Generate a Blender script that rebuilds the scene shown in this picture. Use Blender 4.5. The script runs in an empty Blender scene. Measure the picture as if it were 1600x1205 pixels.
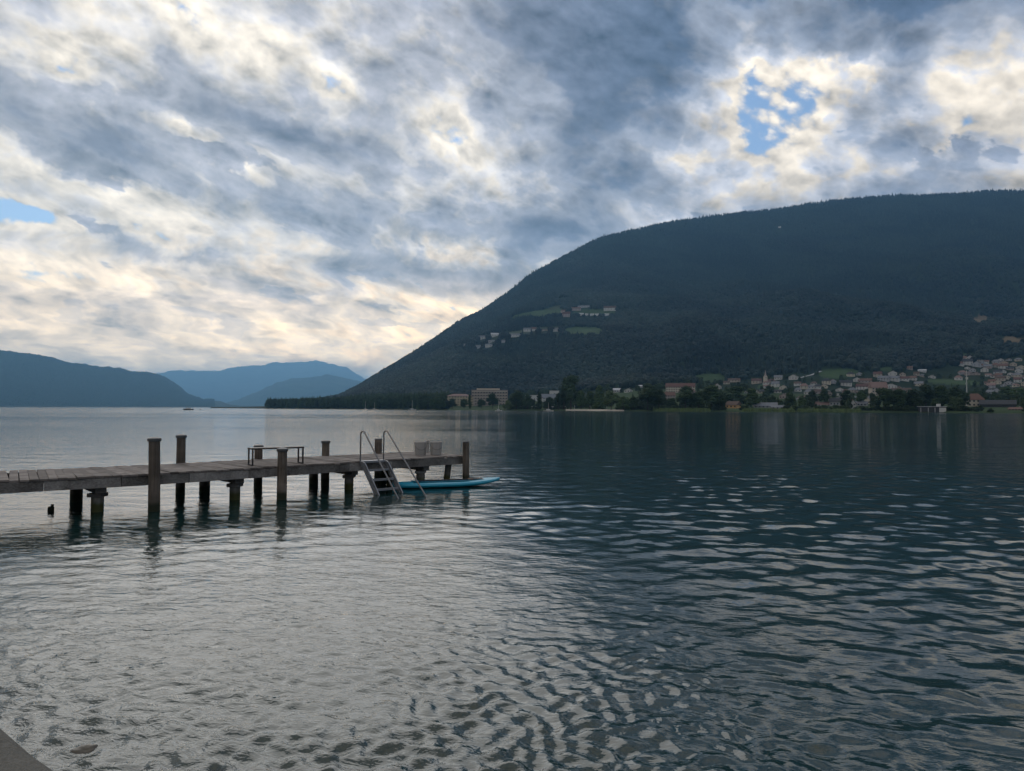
import bpy, bmesh, math, random
import numpy as np
from mathutils import Vector, Matrix
random.seed(7)
rng = np.random.default_rng(11)
S = bpy.context.scene
C = S.collection

# ------------------------------------------------------------------ camera
F, CH = 1090.0, 2.1                       # focal length in photo pixels, eye height above the water
PITCH, ROLL = math.atan(35.6 / F), math.radians(0.2)
cam_d = bpy.data.cameras.new('camera')
cam = bpy.data.objects.new('camera', cam_d); C.objects.link(cam)
cam_d.sensor_width = 36.0; cam_d.lens = 36.0 * F / 1600.0
cam_d.clip_start = 0.1; cam_d.clip_end = 300000.0
RM = Matrix.Rotation(math.pi / 2 + PITCH, 3, 'X') @ Matrix.Rotation(ROLL, 3, 'Z')
cam.matrix_world = Matrix.Translation((0, 0, CH)) @ RM.to_4x4()
S.camera = cam
def ray(px, py): return (RM @ Vector(((px - 800) / F, -(py - 602.5) / F, -1.0))).normalized()
def at(px, py, z=0.0):
    d = ray(px, py); t = (z - CH) / d.z
    return Vector((0, 0, CH)) + d * t
RN = np.array(RM)
def to_px(X, Y, Z):
    q = np.stack([X, Y, Z - CH], -1) @ RN
    w = np.maximum(-q[..., 2], 1e-3)
    return 800 + F * q[..., 0] / w, 602.5 - F * q[..., 1] / w
def azel(px, py):
    d = ray(px, py); return math.atan2(d.x, d.y), math.asin(d.z)

# ------------------------------------------------------------------ light and exposure
S.view_settings.view_transform = 'Standard'; S.view_settings.look = 'None'
S.view_settings.exposure = 0.55; S.view_settings.gamma = 1.0
S.view_settings.use_curve_mapping = False
SUN_AZ, SUN_EL = math.radians(-17.0), math.radians(32.0)
sd = bpy.data.lights.new('sun', 'SUN'); sd.energy = 0.62; sd.angle = math.radians(47); sd.color = (1.0, 0.95, 0.88)
sun = bpy.data.objects.new('sun', sd); C.objects.link(sun)
sdir = Vector((math.sin(SUN_AZ) * math.cos(SUN_EL), math.cos(SUN_AZ) * math.cos(SUN_EL), math.sin(SUN_EL)))
sun.rotation_euler = sdir.to_track_quat('Z', 'Y').to_euler(); sun.location = (0, 0, 30)
S.cycles.volume_bounces = 0
S.cycles.max_bounces = 6; S.cycles.diffuse_bounces = 2; S.cycles.glossy_bounces = 3
S.cycles.sample_clamp_indirect = 4.0

# ------------------------------------------------------------------ the sky
world = bpy.data.worlds.new('World'); S.world = world; world.use_nodes = True
NT = world.node_tree; NT.nodes.clear()
class G:
    """tiny helper for building node graphs"""
    def __init__(s, nt): s.nt = nt
    def n(s, t, **k):
        o = s.nt.nodes.new(t)
        for a, b in k.items(): setattr(o, a, b)
        return o
    def put(s, sock, v):
        if isinstance(v, bpy.types.NodeSocket): s.nt.links.new(v, sock)
        else: sock.default_value = v
    def m(s, op, a, b=0.0, c=0.0, clamp=False):
        o = s.n('ShaderNodeMath', operation=op, use_clamp=clamp)
        s.put(o.inputs[0], a); s.put(o.inputs[1], b)
        if len(o.inputs) > 2: s.put(o.inputs[2], c)
        return o.outputs[0]
    def v(s, op, a, b=(0, 0, 0)):
        o = s.n('ShaderNodeVectorMath', operation=op); s.put(o.inputs[0], a)
        if op == 'SCALE': s.put(o.inputs['Scale'], b)
        else: s.put(o.inputs[1], b)
        return o.outputs[1] if op in ('LENGTH', 'DOT_PRODUCT') else o.outputs[0]
    def noise(s, vec, scale, detail=4, rough=0.5, dist=0.0, lac=2.0, dim='3D', col=False):
        o = s.n('ShaderNodeTexNoise', noise_dimensions=dim)
        s.put(o.inputs['Vector'], vec); s.put(o.inputs['Scale'], scale); s.put(o.inputs['Detail'], detail)
        s.put(o.inputs['Roughness'], rough); s.put(o.inputs['Distortion'], dist); s.put(o.inputs['Lacunarity'], lac)
        return o.outputs['Color'] if col else o.outputs['Fac']
    def mix(s, f, a, b, mode='MIX'):
        o = s.n('ShaderNodeMix', data_type='RGBA', blend_type=mode)
        s.put(o.inputs[0], f); s.put(o.inputs[6], a); s.put(o.inputs[7], b)
        return o.outputs[2]
    def ramp(s, f, pts, interp='LINEAR'):
        o = s.n('ShaderNodeValToRGB'); o.color_ramp.interpolation = interp
        e = o.color_ramp.elements
        while len(e) < len(pts): e.new(0.5)
        for i, (p, c) in enumerate(pts): e[i].position = p; e[i].color = tuple(c) + (1,) if len(c) == 3 else c
        s.put(o.inputs[0], f); return o.outputs[0]
    def remap(s, f, a, b, c=0.0, d=1.0, smooth=True):
        o = s.n('ShaderNodeMapRange', interpolation_type='SMOOTHSTEP' if smooth else 'LINEAR')
        for i, x in enumerate((f, a, b, c, d)): s.put(o.inputs[i], x)
        return o.outputs[0]
    def xyz(s, v):
        o = s.n('ShaderNodeSeparateXYZ'); s.put(o.inputs[0], v); return o.outputs
    def vec(s, x, y, z=0.0):
        o = s.n('ShaderNodeCombineXYZ')
        for i, q in enumerate((x, y, z)): s.put(o.inputs[i], q)
        return o.outputs[0]
def srgb(*c): return tuple(((x / 255) / 12.92 if x / 255 <= .04045 else ((x / 255 + .055) / 1.055) ** 2.4) for x in c)

g = G(NT)
tc = g.n('ShaderNodeTexCoord').outputs['Generated']
X, Y, Z = g.xyz(tc)
zz = g.m('ADD', g.m('ABSOLUTE', Z), 0.10)
cloud_p = g.vec(g.m('DIVIDE', X, zz), g.m('DIVIDE', Y, zz), 0.0)        # where the ray meets the cloud layer
rotm = g.n('ShaderNodeMapping', vector_type='POINT'); g.put(rotm.inputs[0], cloud_p)
rotm.inputs['Rotation'].default_value = (0, 0, math.radians(-38)); rotm.inputs['Scale'].default_value = (1, 1, 1)
strm = g.v('MULTIPLY', rotm.outputs[0], (0.62, 1.25, 1.0))               # clouds drawn out along the wind
warp = g.v('SCALE', g.v('SUBTRACT', g.noise(strm, 1.1, 3, .5, col=True), (.5, .5, .5)), 0.55)
pw = g.v('ADD', strm, warp)
n_big = g.noise(pw, 1.15, 3, .5)
puff1 = g.n('ShaderNodeMapping', vector_type='POINT'); g.put(puff1.inputs[0], tc)
puff1.inputs['Rotation'].default_value = (0, math.radians(-19), 0)
puff = g.v('ADD', g.v('MULTIPLY', puff1.outputs[0], (2.0, 2.0, 3.2)), g.v('SCALE', warp, .35))
n_det = g.noise(puff, 3.3, 11, .63, .0)
# light comes from the sun side: compare the cloud with itself a step towards the sun
n_off = g.noise(g.v('ADD', puff, (.01, .02, -0.05)), 3.3, 8, .63, .0)
# chart of the sky in azimuth and elevation, ragged by noise
az = g.m('ARCTAN2', X, Y); el = g.m('ARCSINE', Z)
chart0 = g.vec(az, el)
jit = g.v('SCALE', g.v('SUBTRACT', g.noise(tc, 9.0, 5, .6, col=True), (.5, .5, .5)), 0.16)
chart = g.v('ADD', chart0, g.v('MULTIPLY', jit, (1, .7, 0)))
def blob(px, py, rx, ry, rot=0.0, src=None):
    a, e = azel(px, py)
    m = g.n('ShaderNodeMapping', vector_type='TEXTURE'); g.put(m.inputs[0], src or chart)
    m.inputs['Location'].default_value = (a, e, 0); m.inputs['Rotation'].default_value = (0, 0, math.radians(-rot))
    k = 1.0 / (F * 1.12)
    m.inputs['Scale'].default_value = (rx * k, ry * k, 1)
    t = g.n('ShaderNodeTexGradient', gradient_type='QUADRATIC_SPHERE'); g.put(t.inputs[0], m.outputs[0])
    return t.outputs['Fac']
T = g.m('MULTIPLY_ADD', g.m('SUBTRACT', n_big, .5), 1.5, 0.45)
BLOBS = [  # px, py, rx, ry, rotation, thickness
    (950, 40, 380, 290, 10, 1.35), (1400, -50, 420, 190, 0, .75), (650, 90, 260, 210, 20, .26), (760, -60, 400, 200, 0, .3),
    (1345, 100, 90, 50, -10, -.62), (1250, 175, 150, 110, -25, -.34), (1480, 110, 260, 120, -20, -.26), (1190, 115, 60, 110, 0, -.40),
    (1160, 215, 90, 50, 0, -.38), (1065, 245, 90, 60, 10, -.32), (1530, 195, 60, 60, 0, -.30), (1440, 245, 130, 40, 0, -.3),
    (700, 215, 110, 95, 0, -.50), (505, 110, 90, 160, -35, -.42), (440, 165, 140, 40, 25, -.34),
    (60, 108, 90, 55, 20, -.55), (250, 20, 260, 60, 0, -.22), (150, 150, 160, 50, 30, -.25),
    (120, 225, 330, 95, 14, .60), (470, 205, 420, 75, 20, .50), (470, 320, 330, 85, 18, .60), (620, 285, 180, 70, 20, .2),
    (340, 235, 260, 50, 20, -.50), (270, 198, 50, 30, 15, -.35), (180, 300, 330, 48, 20, -.60), (40, 328, 180, 62, 0, -.95),
    (150, 342, 150, 32, 12, .62), (100, 400, 300, 75, 5, -.34), (300, 395, 90, 34, 20, .34), (90, 475, 240, 55, 0, .34),
    (820, 380, 330, 110, 5, .22), (700, 398, 130, 34, 5, -.46), (700, 500, 150, 60, -15, -.6), (560, 480, 220, 50, 0, -.3), (400, 440, 200, 60, 10, .25),
    (330, 510, 300, 50, 0, .18), (320, 562, 420, 24, 0, -.25), (1150, 300, 330, 90, 10, -.08), (1440, 190, 280, 90, 0, .1),
    (560, 590, 120, 30, 0, -.3), (820, 470, 260, 60, -20, .12), (250, 430, 330, 60, 0, -.12),
]
for (px, py, rx, ry, ro, am) in BLOBS:
    T = g.m('MULTIPLY_ADD', blob(px, py, rx, ry, ro), am, T)
D = g.m('MULTIPLY_ADD', g.m('SUBTRACT', n_det, .5), 1.2, T)
n_cum = g.noise(g.v('ADD', g.v('MULTIPLY', puff, (1.0, 1.3, 1.5)), g.v('SCALE', jit, .8)), 7.5, 7, .6, .0)
def billow(vec):
    vo = g.n('ShaderNodeTexVoronoi', feature='F1', voronoi_dimensions='3D'); g.put(vo.inputs['Vector'], vec)
    vo.inputs['Scale'].default_value = 6.5; vo.inputs['Detail'].default_value = 3.0; vo.inputs['Roughness'].default_value = .55
    return vo.outputs['Distance']
puff_w = g.v('ADD', puff, g.v('SCALE', jit, .45))
bil = billow(puff_w); bil2 = billow(g.v('ADD', puff_w, (.01, .015, -.04)))
D = g.m('MULTIPLY_ADD', g.m('SUBTRACT', 1.12, bil), .5, D)
lowness = g.remap(g.m('ABSOLUTE', Z), .55, .12, .25, 1.0)
D = g.m('MULTIPLY_ADD', g.m('SUBTRACT', n_cum, .5), g.m('MULTIPLY', lowness, .6), D)
warm = g.m('MAXIMUM', blob(640, 560, 760, 330, 0, chart0), 0.0)
bluish = g.remap(az, -.25, .35)
bright = g.mix(g.m('MULTIPLY', warm, 1.0), (.68, .635, .555, 1), (1.0, .74, .44, 1))
light = g.mix(bluish, srgb(192, 190, 188) + (1,), srgb(172, 177, 188) + (1,))
light = g.mix(g.m('MULTIPLY', warm, .6), light, srgb(208, 198, 172) + (1,))
midc = g.mix(bluish, srgb(148, 150, 158) + (1,), srgb(126, 135, 152) + (1,))
dark = g.mix(bluish, srgb(108, 112, 124) + (1,), srgb(66, 80, 103) + (1,))
def sm(a, b): return g.remap(D, a, b)
cc = g.mix(sm(.20, .40), bright, light)
cc = g.mix(sm(.36, .62), cc, midc)
cc = g.mix(sm(.62, 1.05), cc, dark)
glow = g.m('MAXIMUM', blob(330, 600, 1150, 300, 0, chart0), blob(420, 610, 1900, 120, 0, chart0))
cc = g.v('MULTIPLY', cc, g.mix(glow, (1, 1, 1, 1), (2.5, 2.1, 1.6, 1)))
low = g.m('MULTIPLY', g.remap(el, .21, .02), g.remap(az, .5, -.15, .25, 1.0))
cc = g.mix(g.m('MULTIPLY', low, g.m('MULTIPLY_ADD', n_cum, -1.1, 1.2)), cc, (3.1, 2.35, 1.4, 1))
relief = g.m('ADD', g.m('MULTIPLY', g.m('SUBTRACT', n_det, n_off), 1.6), g.m('MULTIPLY', g.m('SUBTRACT', bil2, bil), .8))
cc = g.v('MULTIPLY', g.v('MULTIPLY', cc, (1.06, 1.0, .93)), g.vec(*[g.m('ADD', 1.0, relief)] * 3))
# a lower, nearer layer of ragged cloud streets with bright rims
n_band = g.noise(g.v('ADD', strm, (5.3, 1.7, 0)), 1.9, 3, .5)
D2 = g.m('MULTIPLY_ADD', g.m('SUBTRACT', n_band, .5), 1.3, -.18)
for (px, py, rx, ry, ro, am) in ((120, 225, 330, 100, 14, .75), (450, 200, 420, 80, 20, .65), (470, 320, 330, 90, 18, .75), (620, 290, 200, 80, 20, .4), (150, 342, 150, 40, 12, .7),
                                 (300, 395, 110, 50, 20, .5), (90, 475, 260, 60, 0, .5), (820, 390, 260, 70, 5, .5), (1250, 260, 200, 60, -20, .5), (1480, 230, 220, 70, 10, .45), (1120, 330, 180, 70, 20, .5),
                                 (430, 470, 200, 34, 0, .4), (560, 440, 160, 34, 10, .4), (250, 520, 260, 34, 0, .4), (640, 500, 120, 26, 0, .35), (1335, 105, 150, 90, 0, -.8), (950, 40, 420, 280, 0, -.5)):
    D2 = g.m('MULTIPLY_ADD', blob(px, py, rx, ry, ro), am, D2)
D2 = g.m('MULTIPLY_ADD', g.m('SUBTRACT', n_det, .5), 1.35, D2)
D2 = g.m('MULTIPLY_ADD', g.m('SUBTRACT', .86, bil), .75, D2)
D2 = g.m('MULTIPLY_ADD', g.m('SUBTRACT', n_cum, .5), .9, D2)
al2 = g.remap(D2, .0, .13)
c2 = g.mix(g.remap(D2, .0, .18), light, midc); c2 = g.mix(g.remap(D2, .15, .75), c2, dark)
c2 = g.v('MULTIPLY', c2, g.vec(*[g.m('ADD', 1.0, g.m('MULTIPLY', relief, 1.3))] * 3))
c2 = g.v('MULTIPLY', c2, g.mix(glow, (1.06, 1, .94, 1), (1.8, 1.5, 1.2, 1)))
cc = g.mix(g.m('MULTIPLY', al2, g.remap(el, .06, .24, .15, 1.0)), cc, c2, 'DARKEN')
cover = g.m('MAXIMUM', g.remap(D, -.20, .04), al2)
bgc = g.n('ShaderNodeBackground'); g.put(bgc.inputs[0], cc); bgc.inputs[1].default_value = 1.12
sky = g.n('ShaderNodeTexSky', sky_type='NISHITA'); sky.sun_disc = False
sky.sun_elevation = SUN_EL; sky.sun_rotation = SUN_AZ
sky.altitude = 500; sky.air_density = 1.0; sky.dust_density = 0.15
bgs = g.n('ShaderNodeBackground'); g.put(bgs.inputs[0], sky.outputs[0]); bgs.inputs[1].default_value = 0.09
mx = g.n('ShaderNodeMixShader'); g.put(mx.inputs[0], cover)
NT.links.new(bgs.outputs[0], mx.inputs[1]); NT.links.new(bgc.outputs[0], mx.inputs[2])
wo = g.n('ShaderNodeOutputWorld'); NT.links.new(mx.outputs[0], wo.inputs[0])
world.cycles.sampling_method = 'MANUAL'; world.cycles.sample_map_resolution = 512

# ------------------------------------------------------------------ numeric noise
def vnoise(x, y, seed=0):
    xi = np.floor(x).astype(np.int64); yi = np.floor(y).astype(np.int64)
    fx = x - xi; fy = y - yi; fx = fx * fx * (3 - 2 * fx); fy = fy * fy * (3 - 2 * fy)
    def h(a, b):
        n = (a * 374761393 + b * 668265263 + seed * 974634777) & 0x7fffffff
        n = ((n ^ (n >> 13)) * 1274126177) & 0x7fffffff
        return ((n ^ (n >> 16)) & 0xffff) / 65535.0
    return (h(xi, yi) * (1 - fx) + h(xi + 1, yi) * fx) * (1 - fy) + (h(xi, yi + 1) * (1 - fx) + h(xi + 1, yi + 1) * fx) * fy
def fbm(x, y, seed=0, oct=4):
    s = 0; a = 1; t = 0
    for k in range(oct):
        s = s + a * vnoise(x * 2 ** k, y * 2 ** k, seed + k); t += a; a *= .5
    return s / t - .5
def sstep(x, a, b):
    t = np.clip((x - a) / (b - a), 0, 1); return t * t * (3 - 2 * t)

# ------------------------------------------------------------------ materials
def mat(name, rough=0.8, spec=0.3):
    m = bpy.data.materials.new(name); m.use_nodes = True
    nt = m.node_tree; b = nt.nodes['Principled BSDF']
    b.inputs['Roughness'].default_value = rough; b.inputs['Specular IOR Level'].default_value = spec
    return m, G(nt), b
def flat(name, col, rough=.8, spec=.3, var=.15, scale=3.0, metal=0.0):
    """plain surface with a little uneven wear"""
    m, q, b = mat(name, rough, spec); b.inputs['Metallic'].default_value = metal
    o = q.n('ShaderNodeTexCoord').outputs['Object']
    n = q.noise(o, scale, 5, .6)
    lo = tuple(c * (1 - var) for c in col) + (1,); hi = tuple(min(c * (1 + var), 1) for c in col) + (1,)
    q.put(b.inputs['Base Color'], q.mix(n, lo, hi)); return m
def wood(name, dark, light, grain=(30, 30, 1.5), wet=None, bump=.25):
    m, q, b = mat(name, .85, .25)
    tc = q.n('ShaderNodeTexCoord').outputs['Object']
    rnd = q.n('ShaderNodeObjectInfo').outputs['Random']
    p = q.v('ADD', tc, q.vec(q.m('MULTIPLY', rnd, 37.0), q.m('MULTIPLY', rnd, 11.0), 0))
    gr = q.noise(q.v('MULTIPLY', p, grain), 1.0, 6, .65, .6)
    bl = q.noise(p, 2.2, 3, .5)
    f = q.m('ADD', q.m('MULTIPLY', gr, .8), q.m('MULTIPLY', q.m('SUBTRACT', bl, .5), .7))
    c = q.ramp(f, [(.2, dark), (.62, light)])
    tone = q.m('MULTIPLY_ADD', rnd, .5, .75)
    c = q.v('MULTIPLY', c, q.vec(tone, tone, tone))
    if wet is not None:      # weed and damp below the splash line
        z = q.xyz(q.n('ShaderNodeNewGeometry').outputs['Position'])[2]
        w = q.remap(q.m('ADD', z, q.m('MULTIPLY', bl, .15)), .2, .34, 1, 0)
        c = q.mix(w, c, tuple(wet) + (1,))
    q.put(b.inputs['Base Color'], c)
    bm_ = q.n('ShaderNodeBump'); bm_.inputs['Strength'].default_value = bump; bm_.inputs['Distance'].default_value = .01
    q.put(bm_.inputs['Height'], gr); q.put(b.inputs['Normal'], bm_.outputs[0])
    return m
M = {}
M['deck'] = wood('deck_wood', (.07, .06, .055), (.22, .195, .18), (1.5, 40, 40))
M['beam'] = wood('beam_wood', (.055, .05, .047), (.23, .22, .21), (1.5, 40, 40))
M['post'] = wood('post_wood', (.03, .025, .02), (.155, .13, .108), (30, 30, 1.5), (.02, .024, .014))
M['pile'] = wood('pale_pile', (.07, .07, .065), (.19, .185, .17), (14, 14, 3), (.045, .05, .018))
M['cap'] = flat('post_cap_metal', (.05, .055, .06), .5, .5, .3, 14)
M['steel'] = flat('galvanised_steel', (.20, .21, .23), .42, .5, .25, 9, .55)
M['rail'] = flat('rail_steel', (.16, .16, .165), .35, .5, .2, 9, .7)
M['black'] = flat('black_metal', (.012, .011, .011), .5, .4, .3, 9)
M['pail'] = flat('bucket_plastic', (.29, .28, .27), .5, .4, .12, 5)
M['pail_dark'] = flat('bucket_wire', (.10, .10, .10), .4, .4)
M['sup'] = flat('board_blue', (.004, .23, .35), .45, .5, .12, 3)
M['sup_pad'] = flat('board_pad', (.003, .10, .16), .8, .2, .15, 8)
M['orange'] = flat('orange_trim', (.5, .2, .03), .6)
M['dark_rubber'] = flat('dark_rubber', (.02, .022, .03), .7)

# ------------------------------------------------------------------ objects
def link(name, me, m=None, parent=None, loc=(0, 0, 0), rot=(0, 0, 0), scale=(1, 1, 1)):
    """one mesh object; loc is in world space unless the parent is turned"""
    if m is not None and not me.materials: me.materials.append(m)
    o = bpy.data.objects.new(name, me); C.objects.link(o)
    o.location = loc; o.rotation_euler = rot; o.scale = scale
    if parent is not None: o.parent = parent
    return o
def thing(name, label, cat, loc=(0, 0, 0), rotz=0.0, group=None):
    o = bpy.data.objects.new(name, None); C.objects.link(o); o.empty_display_size = .2
    o.location = loc; o.rotation_euler = (0, 0, rotz); o['label'] = label; o['category'] = cat
    if group: o['group'] = group
    return o
def tag(o, label, cat, group=None):
    o['label'] = label; o['category'] = cat
    if group: o['group'] = group
    return o
class MB:
    def __init__(s): s.v = []; s.f = []
    def quad(s, a, b, c, d): i = len(s.v); s.v += [a, b, c, d]; s.f.append((i, i + 1, i + 2, i + 3))
    def box(s, x0, x1, y0, y1, z0, z1):
        i = len(s.v)
        s.v += [(x0, y0, z0), (x1, y0, z0), (x1, y1, z0), (x0, y1, z0), (x0, y0, z1), (x1, y0, z1), (x1, y1, z1), (x0, y1, z1)]
        s.f += [tuple(i + k for k in q) for q in ((0, 3, 2, 1), (4, 5, 6, 7), (0, 1, 5, 4), (1, 2, 6, 5), (2, 3, 7, 6), (3, 0, 4, 7))]
        return s
    def bar(s, a, b, w, h, up=(0, 0, 1)):
        a = Vector(a); b = Vector(b); d = (b - a).normalized()
        r = d.cross(Vector(up)).normalized() * w / 2; u = r.cross(d).normalized() * h / 2
        i = len(s.v)
        for p in (a, b): s.v += [tuple(p - r - u), tuple(p + r - u), tuple(p + r + u), tuple(p - r + u)]
        s.f += [tuple(i + k for k in q) for q in ((3, 2, 1, 0), (4, 5, 6, 7), (0, 1, 5, 4), (1, 2, 6, 5), (2, 3, 7, 6), (3, 0, 4, 7))]
        return s
    def tube(s, pts, r, n=8, radii=None):
        pts = [Vector(p) for p in pts]; i = len(s.v)
        for k, p in enumerate(pts):
            d = (pts[min(k + 1, len(pts) - 1)] - pts[max(k - 1, 0)]).normalized()
            a = d.cross(Vector((0, 0, 1)) if abs(d.z) < .95 else Vector((1, 0, 0))).normalized(); b = d.cross(a)
            rr = radii[k] if radii else r
            for j in range(n):
                t = 2 * math.pi * j / n; s.v.append(tuple(p + (a * math.cos(t) + b * math.sin(t)) * rr))
        for k in range(len(pts) - 1):
            for j in range(n):
                s.f.append((i + k * n + j, i + k * n + (j + 1) % n, i + (k + 1) * n + (j + 1) % n, i + (k + 1) * n + j))
        s.f.append(tuple(i + j for j in range(n))[::-1]); e = i + (len(pts) - 1) * n
        s.f.append(tuple(e + j for j in range(n)))
        return s
    def lathe(s, prof, n=20, c=(0, 0, 0), wob=0.0):
        i = len(s.v)
        for k, (r, z) in enumerate(prof):
            for j in range(n):
                t = 2 * math.pi * j / n; q = r * (1 + wob * math.sin(3 * t + k) * .5 + wob * random.uniform(-.5, .5))
                s.v.append((c[0] + q * math.cos(t), c[1] + q * math.sin(t), c[2] + z))
        for k in range(len(prof) - 1):
            for j in range(n):
                s.f.append((i + k * n + j, i + k * n + (j + 1) % n, i + (k + 1) * n + (j + 1) % n, i + (k + 1) * n + j))
        s.f.append(tuple(i + j for j in range(n))[::-1]); e = i + (len(prof) - 1) * n
        s.f.append(tuple(e + j for j in range(n)))
        return s
    def mesh(s, name, smooth=False, bevel=0.0):
        me = bpy.data.meshes.new(name); me.from_pydata(s.v, [], s.f)
        bm = bmesh.new(); bm.from_mesh(me); bmesh.ops.recalc_face_normals(bm, faces=bm.faces)
        if bevel > 0: bmesh.ops.bevel(bm, geom=list(bm.edges), offset=bevel, segments=1, affect='EDGES')
        bm.to_mesh(me); bm.free()
        if smooth:
            me.shade_smooth()
            try: me.set_sharp_from_angle(angle=math.radians(40))
            except Exception: pass
        return me
def grid_mesh(name, V, nu, nv, smooth=True, keep=None, cyclic=False):
    """V: (nu*nv, 3); quads between neighbours"""
    i = np.arange((nu - 1) * (nv - 1)); a = (i // (nv - 1)) * nv + i % (nv - 1)
    Q = np.stack([a, a + nv, a + nv + 1, a + 1], 1)
    if keep is not None: Q = Q[keep(Q)]
    me = bpy.data.meshes.new(name)
    me.vertices.add(len(V)); me.vertices.foreach_set('co', V.astype(np.float32).ravel())
    me.loops.add(Q.size); me.loops.foreach_set('vertex_index', Q.astype(np.int32).ravel())
    me.polygons.add(len(Q)); me.polygons.foreach_set('loop_start', np.arange(0, Q.size, 4, dtype=np.int32))
    me.polygons.foreach_set('use_smooth', np.full(len(Q), smooth))
    me.update(calc_edges=True); me.validate()
    return me

# ------------------------------------------------------------------ water
def build_water():
    # fine rings in front of the quay, growing with distance; one sheet to the horizon
    a_in = np.radians(np.arange(-44, 44.01, 0.11))
    a_out = np.radians(np.concatenate([np.arange(-180, -44, 4.0), ]))
    a_out2 = np.radians(np.concatenate([np.arange(48, 180.1, 4.0), ]))
    A = np.concatenate([a_out, a_in, a_out2])
    r = [0.02, .5, 1.0]
    while r[-1] < 75: r.append(r[-1] * 1.0056 if r[-1] > 1.4 else r[-1] + .1)
    while r[-1] < 33000: r.append(r[-1] * 1.12)
    r = np.array(r); NR, NA = len(r), len(A)
    RR, AA = np.meshgrid(r, A, indexing='ij')
    Xw = RR * np.sin(AA); Yw = RR * np.cos(AA)
    spacing = np.maximum(RR * 0.0056, RR * math.radians(.11))
    spacing = np.where((np.abs(AA) > math.radians(44.5)) | (RR > 75), 1e6, spacing)
    h = np.zeros_like(RR); lost = np.zeros_like(RR); tot = 0
    rg = np.random.default_rng(5)
    patch = 0.75 + 1.1 * fbm(Xw / 9, Yw / 14, 3, 3)
    left_chop = 1 - sstep(Xw + 4.0 * (vnoise(Xw * .5 + 9, Yw * .22, 61) - .4), -.8, 3.2)
    Xq = Xw + .30 * fbm(Xw / 1.1, Yw / 1.3, 71, 3) + .10 * fbm(Xw / .27, Yw / .3, 75, 2)
    Yq = Yw + .34 * fbm(Xw / 1.2, Yw / 1.1, 81, 3) + .10 * fbm(Xw / .25, Yw / .28, 85, 2)
    for k in range(150):
        lam = 0.07 * (1.0 / .07) ** (rg.random() ** 1.5)
        th = math.radians(-12 if k % 3 else 28) + rg.normal(0, .8)
        slope = 0.0165 * (lam / .8) ** (-.22) * (0.8 if lam > 1.2 else (1.35 if lam < .4 else 1.2))
        amp = slope * lam / (2 * math.pi)
        kx, ky = math.sin(th) * 2 * math.pi / lam, math.cos(th) * 2 * math.pi / lam
        fade = sstep(lam / spacing, 3.0, 7.0)
        env = 0.55 + 0.9 * vnoise(Xw / (lam * 4.5) + k * 7.1, Yw / (lam * 4.5) + k * 3.3, k)
        h += amp * (1 + 2.6 * left_chop * (1 - .65 * sstep(RR, 9, 14)) if lam < .21 else 1 - .62 * left_chop) * fade * env * np.sin(kx * Xq + ky * Yq + rg.random() * 6.28 + 1.2 * (patch - .7))
        lost += slope ** 2 * (1 - fade ** 2); tot += slope ** 2
    h *= np.clip(patch, .35, 1.5) * sstep(RR, .4, 1.5)
    V = np.stack([Xw, Yw, h], -1).reshape(-1, 3)
    me = grid_mesh('water', V, NR, NA)
    at_ = me.attributes.new('far', 'FLOAT', 'POINT'); at_.data.foreach_set('value', np.sqrt(np.clip(lost / tot, 0, 1)).astype(np.float32).ravel())
    m, q, b = mat('lake_water', .04, .5)
    b.inputs['IOR'].default_value = 1.5
    P = q.n('ShaderNodeTexCoord').outputs['Object']
    far = q.n('ShaderNodeAttribute', attribute_name='far').outputs['Fac']
    rot = q.n('ShaderNodeMapping'); q.put(rot.inputs[0], P); rot.inputs['Rotation'].default_value = (0, 0, math.radians(14))
    P2 = q.v('MULTIPLY', rot.outputs[0], (.55, 1.0, 1.0))
    wind = q.noise(q.v('MULTIPLY', P, (.35, 1, 1)), .016, 4, .6)
    gust = q.remap(wind, .38, .62, .55, 1.25)
    px_ = q.xyz(P)[0]
    chop = q.remap(q.m('MULTIPLY_ADD', q.noise(q.v('MULTIPLY', P, (.5, .25, 1)), 1.0, 3, .6), 5.0, px_), 5.2, .2, .35, 1.7)
    chop = q.m('MULTIPLY', chop, q.remap(q.v('LENGTH', P), 8.0, 13.0, 1.0, .3))
    rip = q.m('MULTIPLY', q.m('MULTIPLY', q.noise(P2, 11.0, 3, .58, .3), .0145), chop)
    rip2 = q.m('MULTIPLY', q.m('MULTIPLY', q.noise(P2, 5.5, 4, .6, .6), .021), chop)
    mid = q.m('MULTIPLY', q.noise(P2, 2.0, 3, .55, .3), .030)
    big = q.m('MULTIPLY', q.noise(P2, .7, 2, .5, .3), .045)
    swell = q.m('MULTIPLY', q.noise(q.v('MULTIPLY', P, (.3, 1, 1)), .05, 5, .62), .65)
    rip = q.m('ADD', rip, q.m('MULTIPLY', swell, q.remap(q.v('LENGTH', P), 50.0, 200.0)))
    hh = q.m('ADD', q.m('ADD', rip, rip2), q.m('MULTIPLY', q.m('ADD', mid, big), far))
    bp = q.n('ShaderNodeBump'); bp.inputs['Distance'].default_value = 1.0
    q.put(bp.inputs['Strength'], gust); q.put(bp.inputs['Height'], hh)
    q.put(b.inputs['Normal'], bp.outputs[0])
    dist = q.v('LENGTH', P)
    q.put(b.inputs['Roughness'], q.remap(dist, 30.0, 350.0, .02, .10))
    mur = q.noise(P, .12, 3, .5)
    q.put(b.inputs['Base Color'], q.mix(mur, (.005, .020, .020, 1), (.009, .030, .029, 1)))
    o = link('water', me, m); o['kind'] = 'structure'
    return o
build_water()

# ------------------------------------------------------------------ terrain of the far shore
def tab(px, xs, ys): return np.interp(px, xs, ys)
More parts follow.
